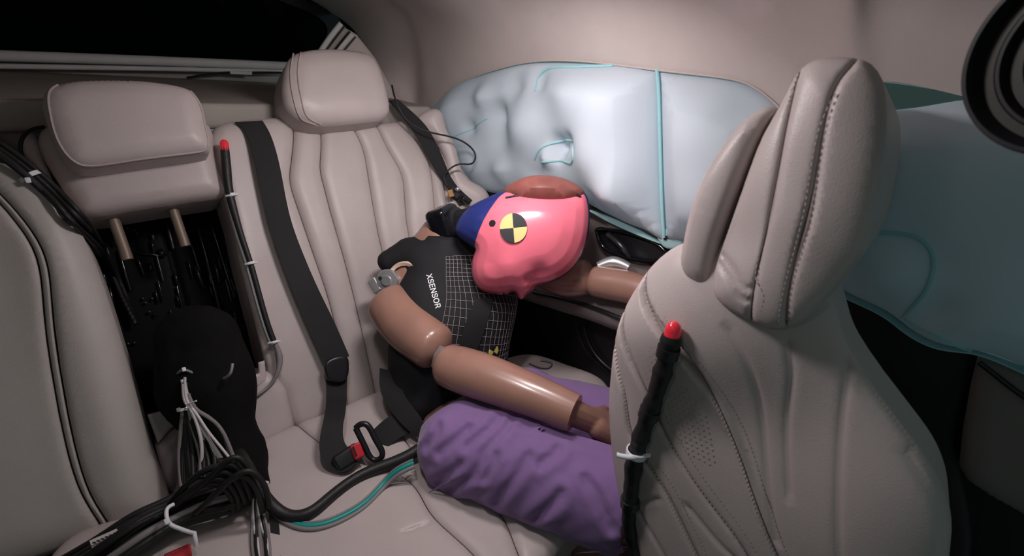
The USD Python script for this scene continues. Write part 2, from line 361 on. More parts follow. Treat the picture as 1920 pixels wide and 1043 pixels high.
#BODY#
# ------------------------------------------------------------------ the car's shell
# headliner: from the left roof rail and quarter pillar over the roof to the right rail
SIDE = Plane((.68, 0, 1.1), (-1, 0, -.12))
rail = [(780, 224), (800, 207), (822, 192), (850, 165), (900, 140), (960, 122), (1010, 114), (1100, 115), (1240, 131), (1330, 141), (1400, 155), (1440, 180), (1462, 200), (1500, 250), (1570, 250), (1630, 165), (1670, 153), (1740, 165), (1820, 184), (1960, 215), (2150, 260)]
rail3 = [SIDE.hit(*q) for q in rail]
def section(e):
    x, y, z = e
    s = np.clip((1.16 - z) / .25, 0, 1)
    k = [e, e + [-.012, 0, .03], [x - .045, y * .97, max(z + .085, 1.17)], [x - .15, y * .96 + .0, 1.235], [x - .33, y * .95, 1.262], [0, y * .95, 1.275], [-.40, y * .95, 1.262], [-.60, y * .95, 1.21], [-.66, y * .95, 1.10]]
    return spline(k, 46)
edge = [(758, 214), (735, 180), (700, 112), (668, 62), (640, 36), (600, 14), (556, -4)]
d0 = [.60, .615, .64, .655, .655, .63, .59]
rear = [Plane((x, 0, 0), (-1, 0, 0)).hit(*q) for q, x in zip(edge, d0)]
y0 = rear[-1][1]
rear_sec = spline(rear + [np.array([.40, y0 - .03, rear[-1][2] + .025]), np.array([.0, y0 - .05, 1.275]), np.array([-.4, y0 - .03, 1.25]), np.array([-.62, y0, 1.15]), np.array([-.66, y0, 1.08])], 46)
secs = [rear_sec] + [section(e) for e in rail3]
G = np.array(secs)
G = np.stack([spline(G[:, j], 120) for j in range(46)], 1)
struct('ceiling', sheet(G, .012), 'headliner', 60)
# painted edge of the headliner where it meets the curtain
piping_pts = [p + np.array([-.003, 0, -.001]) for p in rail3[2:13]]
obj('edge_piping', tube(piping_pts, .0018, 8, 160), 'headliner', stage.GetPrimAtPath('/World/ceiling'))

flr = thing('floor', None, None, kind='structure')
obj('carpet', box((.05, .1, .03), (1.7, 2.6, .04)), 'carpet', flr)
obj('sill_carpet', box((.10, -.10, .20), (1.2, .9, .30), r=.05), 'carpet', flr)
# dark outer shell of the left side, seen between the seat and the curtain
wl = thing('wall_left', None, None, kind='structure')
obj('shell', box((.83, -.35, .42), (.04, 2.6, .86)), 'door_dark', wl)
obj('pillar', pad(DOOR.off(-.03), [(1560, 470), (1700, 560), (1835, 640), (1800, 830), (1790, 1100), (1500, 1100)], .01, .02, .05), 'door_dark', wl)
wr = thing('wall_right', None, None, kind='structure')
obj('shell', box((-.78, -.2, .55), (.04, 2.4, 1.0)), 'door_dark', wr)

# rear window with its sill, the shelf below it and the pale mouldings at its corner
WB = Plane((0, 1.06, 1.02), (0, -1, -.15))
win = thing('window_1', None, None, kind='structure')
wo = [(-260, 95), (0, 103), (260, 110), (540, 124), (640, 130), (760, 110), (760, 20), (700, -20), (620, -50), (520, -80), (300, -140), (0, -160), (-260, -150)]
obj('pane', pad(WB, wo, .0005, .003, .004, smooth=False, g=.02), 'tinted', win)
obj('black_border', cat(*[strap([(x, y, d) for x, y, d in a], [(x, y, d) for x, y, d in b], thick=.003) for a, b in [
    (*[[(q[0] + o[0], q[1] + o[1], proj(WB.hit(q[0] + o[0], q[1] + o[1]))[2] - .01) for q in [(538, 128), (598, 103), (640, 46), (606, 14), (556, -6), (480, -44)]] for o in [(0, 0), (-26, 9)]],)]]), 'black_gloss', win)
for k, (a, b) in enumerate([((-260, 97), (560, 125)), ((-260, 121), (560, 135))]):
    pl = Plane((0, .885 - .02 * k, 0), (0, -1, 0)); A, B = pl.hit(*a), pl.hit(*b)
    obj('sill_strip', tube([A, (A + B) / 2 + [0, 0, .002], B], .0125 if k == 0 else .006, 12, 30), 'trim_light', win, label='pale grey strip along the foot of the rear window')
q0 = Plane((0, .80, 1.0), (-.45, -1, 0))
mo = thing('trim_1', None, None, kind='structure')
for k, (a, b) in enumerate([((594, 108), (640, 44)), ((606, 112), (650, 54)), ((618, 118), (661, 64))]):
    A, B = q0.off(.018).hit(*a), q0.off(.018).hit(*b)
    obj('moulding', tube([A, (A * .5 + B * .5) + [0, 0, .003], B], .0075, 10, 16), 'trim_light' if k != 1 else 'shelf_cloth', mo)
    obj('gap_line', tube([q0.off(.024).hit(a[0] + 7, a[1] + 1), q0.off(.024).hit(b[0] + 6, b[1] + 5)], .0022, 8, 10), 'black_plastic', mo)
obj('quarter_panel', pad(q0, [(572, 128), (636, 46), (668, 64), (704, 110), (742, 180), (800, 230), (800, 300), (560, 300), (560, 150)], .01, .03, .02, smooth=False), 'headliner', mo)
sh = struct('parcel_shelf', box((-.05, .70, .955), (1.32, .78, .05), r=.012), 'shelf_cloth')
obj('front_face', box((-.32, .36, .885), (.80, .03, .17), r=.01), 'shelf_cloth', sh)
obj('back_upstand', box((-.05, .95, .985), (1.40, .035, .05), r=.01), 'shelf_cloth', sh)

# bulkhead: black stamped panel behind the missing centre backrest
bulk = thing('bulkhead', 'glossy black stamped metal bulkhead in the gap below the centre headrest', 'panel')
BK = SB.off(-.17)
obj('plate', pad(BK, [(60, 330), (470, 330), (640, 800), (240, 880)], .003, .02, .02, smooth=False, grooves=[[(300, 400), (380, 700)], [(350, 395), (450, 700)]], gw=.01, gd=.006), 'black_panel', bulk)
for a, b, w in [((222, 470), (245, 545), .004), ((255, 478), (270, 515), .003), ((352, 440), (385, 540), .0035), ((372, 430), (415, 590), .005), ((392, 410), (440, 560), .004), ((408, 405), (462, 610), .003),
                ((280, 495), (284, 508), .004), ((255, 474), (300, 480), .002), ((205, 540), (215, 580), .004), ((190, 505), (200, 535), .005), ((366, 500), (382, 538), .006), ((403, 495), (412, 530), .005), ((300, 470), (306, 480), .006)]:
    A, B = BK.off(.008).hit(*a), BK.off(.008).hit(*b)
    obj('rib', tube([A, (A + B) / 2 + BK.n * .003, B], w, 8, 10), 'black_gloss', bulk)
for k in range(34):
    x, y = 190 + 250 * rng.random(), 400 + 230 * rng.random(); x += (y - 400) * .12; l_ = 8 + 40 * rng.random() ** 2
    A, B = BK.off(.012).hit(x, y), BK.off(.012).hit(x + l_ * .27, y + l_)
    obj('rib', tube([A, (A + B) / 2 + BK.n * .002, B], .0014 + .002 * rng.random(), 8, 8), ('black_gloss', 'black_gloss', 'dark_metal')[k % 3], bulk)
for q in [(190, 410), (238, 427), (252, 432), (258, 438), (308, 398), (285, 560), (273, 568), (280, 585), (268, 560), (456, 610), (458, 645), (462, 690), (240, 645), (252, 643), (268, 718), (406, 582), (470, 720)]:
    obj('stud', trimesh.creation.icosphere(1, .0032).apply_translation(BK.off(.012).hit(*q)), 'dark_metal', bulk)
ca, cb = BK.off(.02).hit(318, 594), BK.off(.02).hit(342, 589)
obj('latch', box((ca + cb) / 2, (np.linalg.norm(ca - cb), .007, .004), rot=frame(BK.n, cb - ca), r=.001), 'tie_white', bulk, label='small white latch in the bulkhead')

# ------------------------------------------------------------------ rear seats
def piping(parent, pl, pts, r=.0022, mat='leather_seam', name='piping', n=60, off=0.0):
    q = spline([pl.off(off).hit(*p) for p in pts], n); return obj(name, tube(q, r, 8, n), mat, parent)
# --- left rear backrest, in front of which the dummy sits
ls = thing('rear_seat_backrest', 'beige quilted leather rear backrest with headrest, directly behind the dummy', 'seat back', SB.hit(640, 720))
back_outline = [(396, 250), (440, 229), (485, 224), (535, 222), (560, 228), (640, 236), (735, 230), (775, 232), (812, 250), (836, 290), (858, 330), (880, 366), (905, 420), (930, 500), (940, 640), (925, 770), (800, 790), (650, 772), (556, 806), (530, 745), (505, 712), (476, 615), (447, 500), (424, 400)]
splits = [[(536, 205), (547, 246), (544, 300), (541, 344), (553, 386), (585, 480), (612, 560), (640, 690), (650, 800)],
          [(589, 215), (599, 269), (597, 318), (604, 353), (619, 410), (645, 500), (690, 690), (712, 800)],
          [(648, 215), (662, 250), (676, 282), (687, 337), (697, 397), (712, 470), (735, 560), (760, 810)],
          [(690, 215), (705, 246), (721, 282), (741, 321), (749, 353), (753, 410), (770, 500), (820, 810)],
          [(735, 215), (752, 245), (780, 282), (793, 321), (798, 399), (810, 500), (880, 810)],
          [(800, 222), (808, 260), (814, 300), (818, 385), (835, 470), (920, 810)]]
def wavy(V, d):
    return .0025 * (meshkit.fbm(np.c_[V * 14, np.zeros(len(V))], 2, 3) - .5)
def contour(V):   # bolsters stand proud of the middle of the backrest
    o = SB.uv([(640, 500)])[0]; x = V[:, 0] - o[0]; y = V[:, 1]
    return .030 * np.clip((np.abs(x) - .10) / .14, 0, 1.2) ** 1.6 * np.clip((.62 - y) / .25, 0, 1) * np.clip(y / .15, .3, 1)
core = obj('backrest', pad(SB.off(-.045), back_outline, .02, .03, .10, g=.012, base=contour), 'leather', ls)
for m in pad(SB.off(-.014), back_outline, .011, .022, .04, splits=splits, outer=(.012, .03), g=.006, base=contour, hfun=wavy, gap=.0006): obj('panel', m, 'leather', core)
for s in splits[:6]:
    uvs = spline(SB.uv(s), 60); ok = shapely.contains_xy(Polygon(smooth_outline(SB.uv(back_outline), 6)).buffer(-.004), uvs[:, 0], uvs[:, 1]); uvs = uvs[ok]
    obj('seam_piping', tube(SB.off(-.006).xyz(uvs, contour(uvs)), .0022, 6, 50), 'leather_seam', core)
HB = SB.off(.055)
lh = [(529, 185), (531, 140), (545, 108), (575, 97), (620, 94), (665, 98), (695, 108), (714, 140), (727, 190), (728, 212), (718, 224), (690, 230), (620, 237), (585, 236), (560, 226), (538, 208)]
hr = obj('headrest', pad(HB, lh, .028, .045, .075, g=.007, back_round=True), 'leather', ls)
for pts in ([(549, 103), (541, 140), (545, 190), (561, 224), (590, 236)], [(562, 101), (553, 140), (558, 190), (572, 224), (600, 236)]):
    uvq = spline(HB.uv(pts), 40); pol = Polygon(smooth_outline(HB.uv(lh), 6)); dd = np.clip(shapely.distance(pol.exterior, shapely.points(uvq)) / .045, 0, 1)
    obj('headrest_seam', tube(HB.xyz(uvq, .028 * np.sqrt(1 - (1 - dd) ** 2)), .0017, 6, 60), 'leather_seam', hr)
for x in (600, 670): obj('headrest_post', tube([HB.off(-.05).hit(x, 200), SB.off(-.05).hit(x + 4, 300)], .006, 10, 6), 'dark_metal', ls)
# side bolster between the backrest and the curtain
sbp = Plane(SB.off(.02).hit(840, 330), (-.55, -.75, .30))
single('side_bolster', pad(sbp, [(780, 225), (822, 205), (836, 240), (852, 270), (872, 330), (905, 352), (920, 380), (905, 430), (860, 420), (838, 330), (812, 262)], .02, .03, .06), 'leather', 'narrow beige side bolster between the quilted backrest and the curtain airbag', 'bolster')

# --- centre section: headrest over an upper block, its middle taken out
cs = thing('middle_backrest_stump', 'wide beige centre headrest over its backrest stump above the black opening', 'headrest', SB.off(.02).hit(260, 380))
up_ = obj('backrest_stump', pad(SB.off(.0), [(72, 262), (100, 235), (250, 225), (388, 235), (402, 285), (413, 330), (421, 358), (416, 370), (380, 377), (300, 389), (215, 402), (162, 408), (146, 398), (120, 360), (88, 310)], .03, .03, .11, g=.007), 'leather', cs)
obj('side_roll', pad(SB.off(-.005), [(42, 262), (56, 248), (72, 262), (84, 300), (104, 350), (110, 372), (88, 350), (58, 312), (44, 285)], .018, .02, .06), 'leather', up_)
CHB = SB.off(.075)
ch = [(82, 180), (88, 171), (115, 159), (153, 153), (230, 152), (288, 156), (337, 164), (360, 174), (378, 199), (388, 238), (395, 268), (393, 284), (380, 289), (268, 304), (173, 317), (146, 316), (127, 307), (107, 284), (90, 238), (81, 207)]
chm = obj('headrest', pad(CHB, ch, .022, .035, .08, g=.007, back_round=True), 'leather', cs)
def on_dome(pl, outline, pts, T, R, r, n=60):
    uvq = spline(pl.uv(pts), n); pol = Polygon(smooth_outline(pl.uv(outline), 6)); dd = np.clip(shapely.distance(pol.exterior, shapely.points(uvq)) / R, 0, 1)
    return tube(pl.xyz(uvq, T * np.sqrt(1 - (1 - dd) ** 2)), r, 6, n)
obj('headrest_piping', on_dome(CHB, ch, [(356, 175), (374, 200), (383, 238), (390, 268), (388, 282), (376, 287), (268, 301), (173, 314), (148, 311), (128, 296), (108, 262), (97, 220), (95, 180), (110, 163)], .022, .035, .0021), 'leather_seam', chm)
for a, b in [((207, 395), (240, 487)), ((320, 380), (348, 462))]:
    obj('support_post', tube([SB.off(-.03).hit(*a), SB.off(-.03).hit(*b)], .0085, 12, 8), 'bronze_post', cs, label='brown metal post hanging below the stump')

# --- right rear backrest, nearest on the left
rs = thing('rear_seat_backrest', 'large plain grey-beige rear backrest with curved piping at the left edge of the view', 'seat back', SB.off(.05).hit(200, 900))
RB = SB.off(.055)
ro = [(-340, 250), (-200, 230), (-80, 250), (0, 292), (40, 315), (78, 345), (118, 388), (150, 430), (180, 490), (205, 560), (230, 640), (258, 740), (290, 850), (318, 925), (312, 948), (240, 985), (180, 1010), (60, 1050), (-120, 1120), (-340, 1180)]
def rcont(V):
    o = RB.uv([(160, 600)])[0]; return .02 * np.exp(-((V[:, 0] - o[0]) / .05) ** 2)
rcore = obj('backrest', pad(RB.off(-.05), ro, .02, .03, .10, g=.015), 'leather_grey', rs)
rband = [(-105, 235), (-28, 335), (14, 377), (56, 424), (86, 470), (101, 520), (108, 600), (121, 700), (146, 830), (176, 920), (206, 970), (231, 1036)]
rspl = [rband, [(-120, 225), (-40, 340), (0, 380), (40, 425), (70, 470), (85, 520), (92, 600), (105, 700), (130, 830), (160, 920), (190, 970), (215, 1040)], [(-200, 300), (-60, 480), (0, 655), (22, 720), (60, 850), (105, 980), (130, 1080)]]
for m in pad(RB.off(-.02), ro, .006, .012, .05, splits=rspl, outer=(.028, .06), g=.008, base=rcont, gap=.001): obj('panel', m, 'leather_grey', rcore)
for s, r in ((rspl[1], .0030), (rspl[0], .0014), (rspl[2], .0014)):
    uvs = spline(RB.uv(s), 80); ok = shapely.contains_xy(Polygon(smooth_outline(RB.uv(ro), 6)).buffer(-.004), uvs[:, 0], uvs[:, 1]); uvs = uvs[ok]
    obj('seam_piping', tube(RB.off(-.008).xyz(uvs, rcont(uvs)), r, 8, 70), 'leather_seam', rcore, label='dark raised piping' if r > .003 else None)

# --- bench cushion
bench = thing('rear_bench_cushion', 'beige stitched leather rear bench cushion under the cables and the dummy', 'seat cushion', CU.hit(700, 900))
CB = CU
bo = [(120, 1030), (250, 975), (322, 935), (345, 850), (400, 842), (460, 846), (552, 806), (640, 772), (720, 738), (880, 700), (990, 672), (1060, 690), (1135, 725), (1150, 800), (1150, 900), (1110, 970), (1075, 1000), (1030, 1060), (900, 1160), (600, 1250), (300, 1300), (60, 1250)]
bcore = obj('cushion', pad(CB.off(-.05), bo, .02, .03, .14, g=.015), 'leather', bench)
bspl = [[(545, 790), (570, 820), (640, 868), (700, 890), (738, 901), (780, 931), (810, 982), (885, 1055), (980, 1200)],
        [(330, 1000), (370, 1010), (440, 985), (560, 930), (695, 944), (738, 982), (761, 1018), (800, 1100), (850, 1230)],
        [(720, 720), (760, 840), (861, 931), (933, 974), (970, 1055), (1010, 1130)]]
bgro = [[(761, 1018), (806, 1001)], [(545, 806), (476, 846)]]
for m in pad(CB.off(-.018), bo, .007, .016, .05, splits=bspl, outer=(.018, .04), g=.008, gap=.0008, grooves=bgro, hfun=lambda V, d: .004 * (meshkit.fbm(np.c_[V * 9, V[:, :1] * 0], 2, 5) - .5)): obj('panel', m, 'leather', bcore)
for s in bspl:
    uvs = spline(CB.uv(s), 70); ok = shapely.contains_xy(Polygon(smooth_outline(CB.uv(bo), 6)).buffer(-.006), uvs[:, 0], uvs[:, 1]); uvs = uvs[ok]
    obj('seam_piping', tube(CB.off(-.004).xyz(uvs), .0022, 8, 70), 'leather_seam', bcore)
# lower stub of the centre backrest with its torn flaps
st = thing('torn_backrest_remnant', 'low beige remnant of the centre backrest with torn edges beneath the black bag', 'seat back', SB.hit(500, 780))
obj('block', pad(SB.off(.005), [(430, 752), (462, 735), (494, 694), (520, 706), (538, 732), (553, 802), (520, 826), (468, 850), (440, 840)], .02, .02, .10, smooth=False), 'leather', st)
obj('torn_flap', pad(SB.off(.02), [(413, 730), (450, 715), (485, 700), (484, 680), (496, 676), (500, 712), (470, 736), (440, 740)], .003, .004, .003, smooth=False, g=.004), 'leather', st)
obj('torn_flap', pad(SB.off(.02), [(276, 778), (320, 766), (344, 756), (352, 790), (322, 802), (296, 832)], .003, .004, .003, smooth=False, g=.004), 'leather', st)
obj('block', pad(SB.off(.0), [(290, 835), (318, 808), (344, 800), (352, 845), (338, 900), (322, 930), (308, 900)], .015, .02, .08, smooth=False), 'leather', st)
# ------------------------------------------------------------------ the left rear door and the front door panel
dr = thing('door_1', None, None, kind='structure')
DP = DOOR.off(-.015)
obj('panel', pad(DP, [(860, 330), (960, 350), (1130, 390), (1300, 440), (1330, 600), (1300, 640), (1190, 610), (1000, 560), (900, 470)], .012, .03, .05, smooth=False), 'door_grey', dr)
obj('handle_recess', pad(DP.off(.014), [(1115, 430), (1140, 428), (1236, 458), (1262, 470), (1262, 505), (1205, 492), (1150, 478), (1128, 462)], .004, .008, .006, k=3), 'black_plastic', dr)
fr_ = [DP.off(.024).hit(*q) for q in [(1118, 432), (1142, 431), (1236, 460), (1250, 482), (1205, 490), (1154, 476), (1130, 462)]]
obj('recess_rim', tube(fr_ + [fr_[0]], .004, 8, 80), 'black_gloss', dr)
obj('handle', tube([DP.off(.024).hit(1140, 440), DP.off(.034).hit(1165, 462), DP.off(.024).hit(1180, 482)], .006, 10, 20), 'dark_metal', dr)
obj('upper_ledge', tube([DP.off(.02).hit(*q) for q in [(870, 352), (940, 368), (1100, 384), (1180, 410), (1300, 462)]], .012, 12, 60), 'black_plastic', dr)
obj('armrest', tube([DP.off(.03).hit(*q) for q in [(960, 535), (1080, 560), (1170, 590), (1260, 630)]], [.03, .04, .04, .03], 16, 40), 'door_grey', dr)
obj('armrest_trim', tube([DP.off(.07).hit(*q) for q in [(1000, 548), (1090, 570), (1180, 604)]], .005, 10, 30), 'dark_metal', dr)
obj('lower_panel', pad(DP.off(-.02), [(940, 540), (1180, 600), (1200, 760), (1040, 760), (960, 700)], .008, .02, .03, smooth=False, grooves=[[(1085, 610), (1100, 650), (1150, 700)]]), 'door_dark', dr)
obj('pocket_edge', tube([DP.off(.0).hit(*q) for q in [(1095, 612), (1105, 645), (1130, 680), (1165, 705)]], .004, 8, 30), 'black_plastic', dr)
d2 = thing('door_2', None, None, kind='structure')
FDP = DOOR.off(.0)
obj('panel', pad(FDP, [(1834, 664), (1860, 668), (1960, 700), (2050, 740), (2050, 1030), (1960, 985), (1860, 930), (1815, 900), (1798, 872), (1806, 800), (1820, 720)], .014, .03, .04, smooth=False), 'door_grey', d2)
obj('belt_line', tube([FDP.off(.018).hit(*q) for q in [(1836, 680), (1862, 700), (1900, 730), (1960, 770)]], .0035, 8, 40), 'black_plastic', d2)
w2 = thing('window_2', None, None, kind='structure')
obj('pane', pad(DOOR.off(-.05), [(1560, 150), (1670, 155), (1830, 180), (2000, 215), (2000, 420), (1560, 420)], .0005, .002, .004, smooth=False, g=.03), 'side_glass', w2)

# ------------------------------------------------------------------ deployed curtain airbag
bag = thing('curtain_airbag', 'deployed pale blue curtain airbag covering the side windows', 'airbag', DOOR.hit(1240, 300))
AB = DOOR.off(.010)
rear_o = [(812, 203), (822, 194), (850, 166), (900, 142), (960, 124), (1010, 116), (1100, 117), (1180, 121), (1240, 132), (1330, 142), (1400, 156), (1440, 178), (1465, 205), (1480, 300), (1480, 500), (1400, 492), (1300, 458), (1262, 452), (1246, 452), (1220, 436), (1190, 424), (1160, 410), (1130, 396), (1104, 382), (1050, 372), (1000, 366), (960, 362), (930, 364), (895, 352), (868, 342), (860, 318), (846, 280), (834, 250), (824, 226)]
asplit = [[(1238, 110), (1243, 160), (1245, 220), (1247, 300), (1250, 400), (1256, 480)]]
ab = bumps(AB, [(x, y, r, a * 1.5) for x, y, r, a in [(870, 210, .07, .018), (905, 300, .05, .012), (985, 160, .035, -.014), (1030, 150, .03, -.016), (955, 215, .03, -.018), (960, 255, .04, -.012), (1010, 240, .06, .022), (1150, 210, .10, .030), (1075, 275, .022, -.024), (1100, 268, .018, -.020), (1055, 295, .02, .012), (1140, 300, .05, .014), (1180, 370, .05, .022),
                (1200, 330, .06, .016), (1330, 260, .09, .026), (1330, 380, .06, .016), (960, 320, .03, .010), (930, 180, .03, .014), (905, 240, .022, -.010), (1090, 170, .05, .010), (1025, 330, .03, -.006), (1420, 190, .03, -.012)]])
fold = lambda V, d: ab(V) + .006 * (meshkit.fbm(np.c_[V * 22, V[:, :1] * 0], 3, 11) - .5) * np.exp(-d / .03) + .003 * (meshkit.fbm(np.c_[V * 8, V[:, :1] * 0], 2, 12) - .5)
for m in pad(AB, rear_o, .040, .075, .012, splits=asplit, k=4, g=.006, hfun=fold, gap=.0012): obj('chamber', m, 'airbag', bag, smooth=60)
front_o = [(1480, 240), (1560, 232), (1640, 212), (1700, 204), (1760, 195), (1815, 187), (1900, 190), (2010, 200), (2100, 230), (2100, 740), (2010, 720), (1920, 686), (1880, 668), (1830, 655), (1760, 642), (1700, 610), (1660, 580), (1600, 552), (1560, 535), (1480, 505)]
fb = bumps(AB, [(1650, 480, .05, .020), (1690, 500, .03, .010), (1830, 350, .12, .020), (1880, 560, .06, .016), (1770, 470, .02, -.006), (1765, 560, .02, -.010), (1720, 600, .03, -.010), (1700, 330, .07, .012), (1700, 425, .03, -.006)])
ff = lambda V, d: fb(V) + .006 * (meshkit.fbm(np.c_[V * 22, V[:, :1] * 0], 3, 21) - .5) * np.exp(-d / .03)
fr_chamber = obj('chamber', pad(AB, front_o, .038, .06, .012, k=4, g=.007, hfun=ff), 'airbag', bag, smooth=60)
# stitched seams and hems
ol = Polygon(smooth_outline(AB.uv(rear_o), 4))
def bag_line(pts, r, f, outline, n=70, lift=.001, name='seam', mat_='airbag_hem'):
    uvq = spline(AB.uv(pts), n); pol = Polygon(smooth_outline(AB.uv(outline), 4)); d = shapely.distance(pol.exterior, shapely.points(uvq)); x = np.clip(d / (.075 if outline is rear_o else .06), 0, 1)
    T = .040 if outline is rear_o else .038
    h = T * np.sqrt(1 - (1 - x) ** 2) + f(uvq, d) * np.minimum(1, x * 1.5) + lift
    return obj(name, tube(AB.xyz(uvq, h), r, 6, n), mat_, bag)
obj('seam', tube(AB.off(.016).xyz(spline(AB.uv(asplit[0]), 60)[4:-6]), .0032, 8, 60), 'airbag_hem', bag)
bag_line([(1024, 172), (1022, 150), (1036, 132), (1080, 127), (1160, 124)], .003, fold, rear_o)
bag_line([(1030, 296), (1046, 276), (1078, 262), (1105, 266), (1118, 282), (1112, 300), (1080, 300), (1046, 302)], .0024, fold, rear_o)
bag_line([(836, 246), (850, 262), (905, 242), (935, 222)], .0016, fold, rear_o)
bag_line([(1600, 430), (1680, 424), (1740, 434), (1762, 470), (1752, 520), (1722, 560), (1700, 586)], .0026, ff, front_o)
bag_line([(1820, 655), (1780, 628), (1730, 606), (1702, 590)], .0024, ff, front_o)
hem_b = [(862, 322), (872, 344), (930, 364), (1000, 366), (1060, 374), (1104, 384), (1130, 398), (1190, 426), (1246, 454), (1300, 460)]
hem_l = [(866, 336), (876, 358), (930, 372), (1000, 374), (1060, 384), (1104, 396), (1130, 410), (1190, 438), (1246, 458), (1300, 476)]
HP = AB.off(-.004)
obj('hem', ribbon([HP.hit(*q) for q in hem_b], [HP.off(.012).hit(*q) for q in hem_l], .002), 'airbag_hem', bag)
hem2 = [[(1530, 520), (1600, 552), (1660, 582), (1700, 612), (1760, 644), (1830, 657), (1920, 688), (2040, 735)], [(1530, 532), (1600, 566), (1660, 596), (1700, 626), (1760, 654), (1830, 664), (1920, 700), (2040, 750)]]
obj('hem', ribbon([HP.hit(*q) for q in hem2[0]], [HP.off(.012).hit(*q) for q in hem2[1]], .002), 'airbag_hem', bag)
tabp = AB.off(.008)
obj('tab', pad(tabp, [(1232, 436), (1262, 430), (1280, 448), (1278, 462), (1250, 466), (1236, 452)], .004, .006, .003, k=4, g=.003), 'airbag_hem', bag)
obj('tab_mark', box(tabp.off(.006).hit(1248, 446), (.008, .005, .0015), rot=frame(AB.n)), 'black_print', bag)
tt = AB.off(.002)
obj('tether', ribbon([tt.hit(1432, 172), tt.hit(1450, 205)], [tt.hit(1446, 174), tt.hit(1466, 200)], .002), 'airbag_hem', bag)

# ------------------------------------------------------------------ driver's seat, seen from its inboard side
fs = thing('front_seat', 'beige perforated leather front seat with a large stitched headrest on the right', 'seat', P(1450, 1000, .42))
FS = Plane(P(1475, 360, .42) + np.array([-.02, 0, 0]), (-1, -.12, .06))
fo = [(1292, 452), (1252, 472), (1224, 498), (1198, 535), (1175, 580), (1158, 640), (1149, 710), (1147, 770), (1154, 850), (1168, 930), (1188, 1000), (1200, 1080), (1230, 1300), (1760, 1320), (1782, 1100), (1784, 1010), (1780, 945), (1755, 880), (1712, 818), (1660, 750), (1618, 690), (1588, 636), (1572, 580), (1550, 520), (1500, 470), (1400, 440)]
fsplit = [[(1182, 500), (1182, 560), (1187, 605), (1212, 670), (1235, 716), (1254, 763), (1321, 879), (1384, 960), (1440, 1050), (1560, 1300), (1660, 1500)],
          [(1145, 600), (1161, 629), (1176, 680), (1192, 730), (1204, 792), (1230, 840), (1264, 888), (1321, 1000), (1380, 1130), (1430, 1300), (1480, 1500)],
          [(1215, 480), (1230, 543), (1264, 590), (1302, 634), (1350, 711), (1388, 792), (1412, 855), (1450, 960), (1520, 1100), (1640, 1300), (1740, 1500)]]
fgro = [[(1388, 596), (1417, 653), (1436, 735), (1448, 855), (1470, 980)], [(1489, 629), (1494, 687), (1484, 773), (1490, 900)], [(1592, 650), (1592, 692), (1583, 783), (1580, 974), (1590, 1080)], [(1211, 919), (1254, 907)],
        [(1211, 922), (1278, 1032), (1320, 1120)], [(1312, 922), (1369, 988), (1408, 1022)], [(1700, 830), (1745, 900), (1766, 950), (1768, 1020)]]
fb_ = bumps(FS, [(1480, 800, .08, -.016), (1330, 640, .06, .012), (1660, 900, .07, .006), (1200, 600, .05, .008)])
cm_ = pad(FS.off(-.04), fo, .03, .05, .20, g=.012, k=5)     # the far bolster sits a little lower and further back
cm_.vertices = cm_.vertices + np.clip(-((cm_.vertices - FS.p0) @ FS.n) - .06, 0, 1)[:, None] / .18 * np.array([0, .005, -.11])
fcore = obj('backrest', cm_, 'leather', fs)
for m in pad(FS.off(-.012), fo, .005, .008, .06, splits=fsplit, k=5, outer=(.030, .07), g=.0045, grooves=fgro, gw=.006, gd=.0032, gap=.0006, hfun=lambda V, d: fb_(V)): obj('panel', m, 'leather', fcore)
fpol = Polygon(smooth_outline(FS.uv(fo), 5))
def on_seat(uvs, lift=0):
    d = np.clip(shapely.distance(fpol.exterior, shapely.points(uvs)) / .07, 0, 1); return FS.off(-.012).xyz(uvs, .005 + .030 * np.sqrt(1 - (1 - d) ** 2) + fb_(uvs) * np.minimum(1, d * 1.5) + lift)
def stitches(parent, uvs, surf, step=.0046, name='stitching'):
    seg = np.r_[0, np.cumsum(np.linalg.norm(np.diff(uvs, axis=0), axis=1))]; n = int(seg[-1] / step); t = np.linspace(0, seg[-1], 2 * n)
    q = np.stack([np.interp(t, seg, uvs[:, 0]), np.interp(t, seg, uvs[:, 1])], 1); p = surf(q)
    return obj(name, cat(*[tube([p[2 * i], p[2 * i + 1]], .0006, 5, 2) for i in range(n)]), 'leather_seam', parent, kind='stuff')
for s in fsplit:
    uvs = spline(FS.uv(s), 90); uvs = uvs[shapely.contains_xy(fpol.buffer(-.006), uvs[:, 0], uvs[:, 1])]
    for o in (-.006, .006):
        t = np.gradient(uvs, axis=0); t /= np.linalg.norm(t, axis=1, keepdims=True); u2 = uvs + o * np.stack([-t[:, 1], t[:, 0]], 1); u2 = u2[shapely.contains_xy(fpol.buffer(-.01), u2[:, 0], u2[:, 1])]
        stitches(fcore, u2, lambda q: on_seat(q, .0002))
# perforated zones: rows of small dark holes
def perforate(region, step=.0058, r=.0011):
    pol = Polygon(FS.uv(region)).intersection(fpol.buffer(-.012)); x0, y0, x1, y1 = pol.bounds; g = np.array([(x + (j % 2) * step / 2, y) for j, y in enumerate(np.arange(y0, y1, step)) for x in np.arange(x0, x1, step)])
    g = g[shapely.contains_xy(pol, g[:, 0], g[:, 1])]
    p = on_seat(g, .0002); d = trimesh.creation.cylinder(r, .0008, sections=6); R3 = frame(FS.n); d.vertices = d.vertices @ R3.T
    obj('perforation', cat(*[trimesh.Trimesh(d.vertices + q, d.faces, process=False) for q in p]), 'leather_seam', fcore, kind='stuff', smooth=False)
perforate([(1196, 600), (1222, 580), (1250, 640), (1262, 700), (1240, 705), (1215, 660)])
perforate([(1270, 720), (1300, 700), (1345, 790), (1352, 870), (1310, 845), (1262, 770)])
obj('seat_base', box((.50, -.98, .25), (.42, .52, .17), r=.05), 'leather', fs)
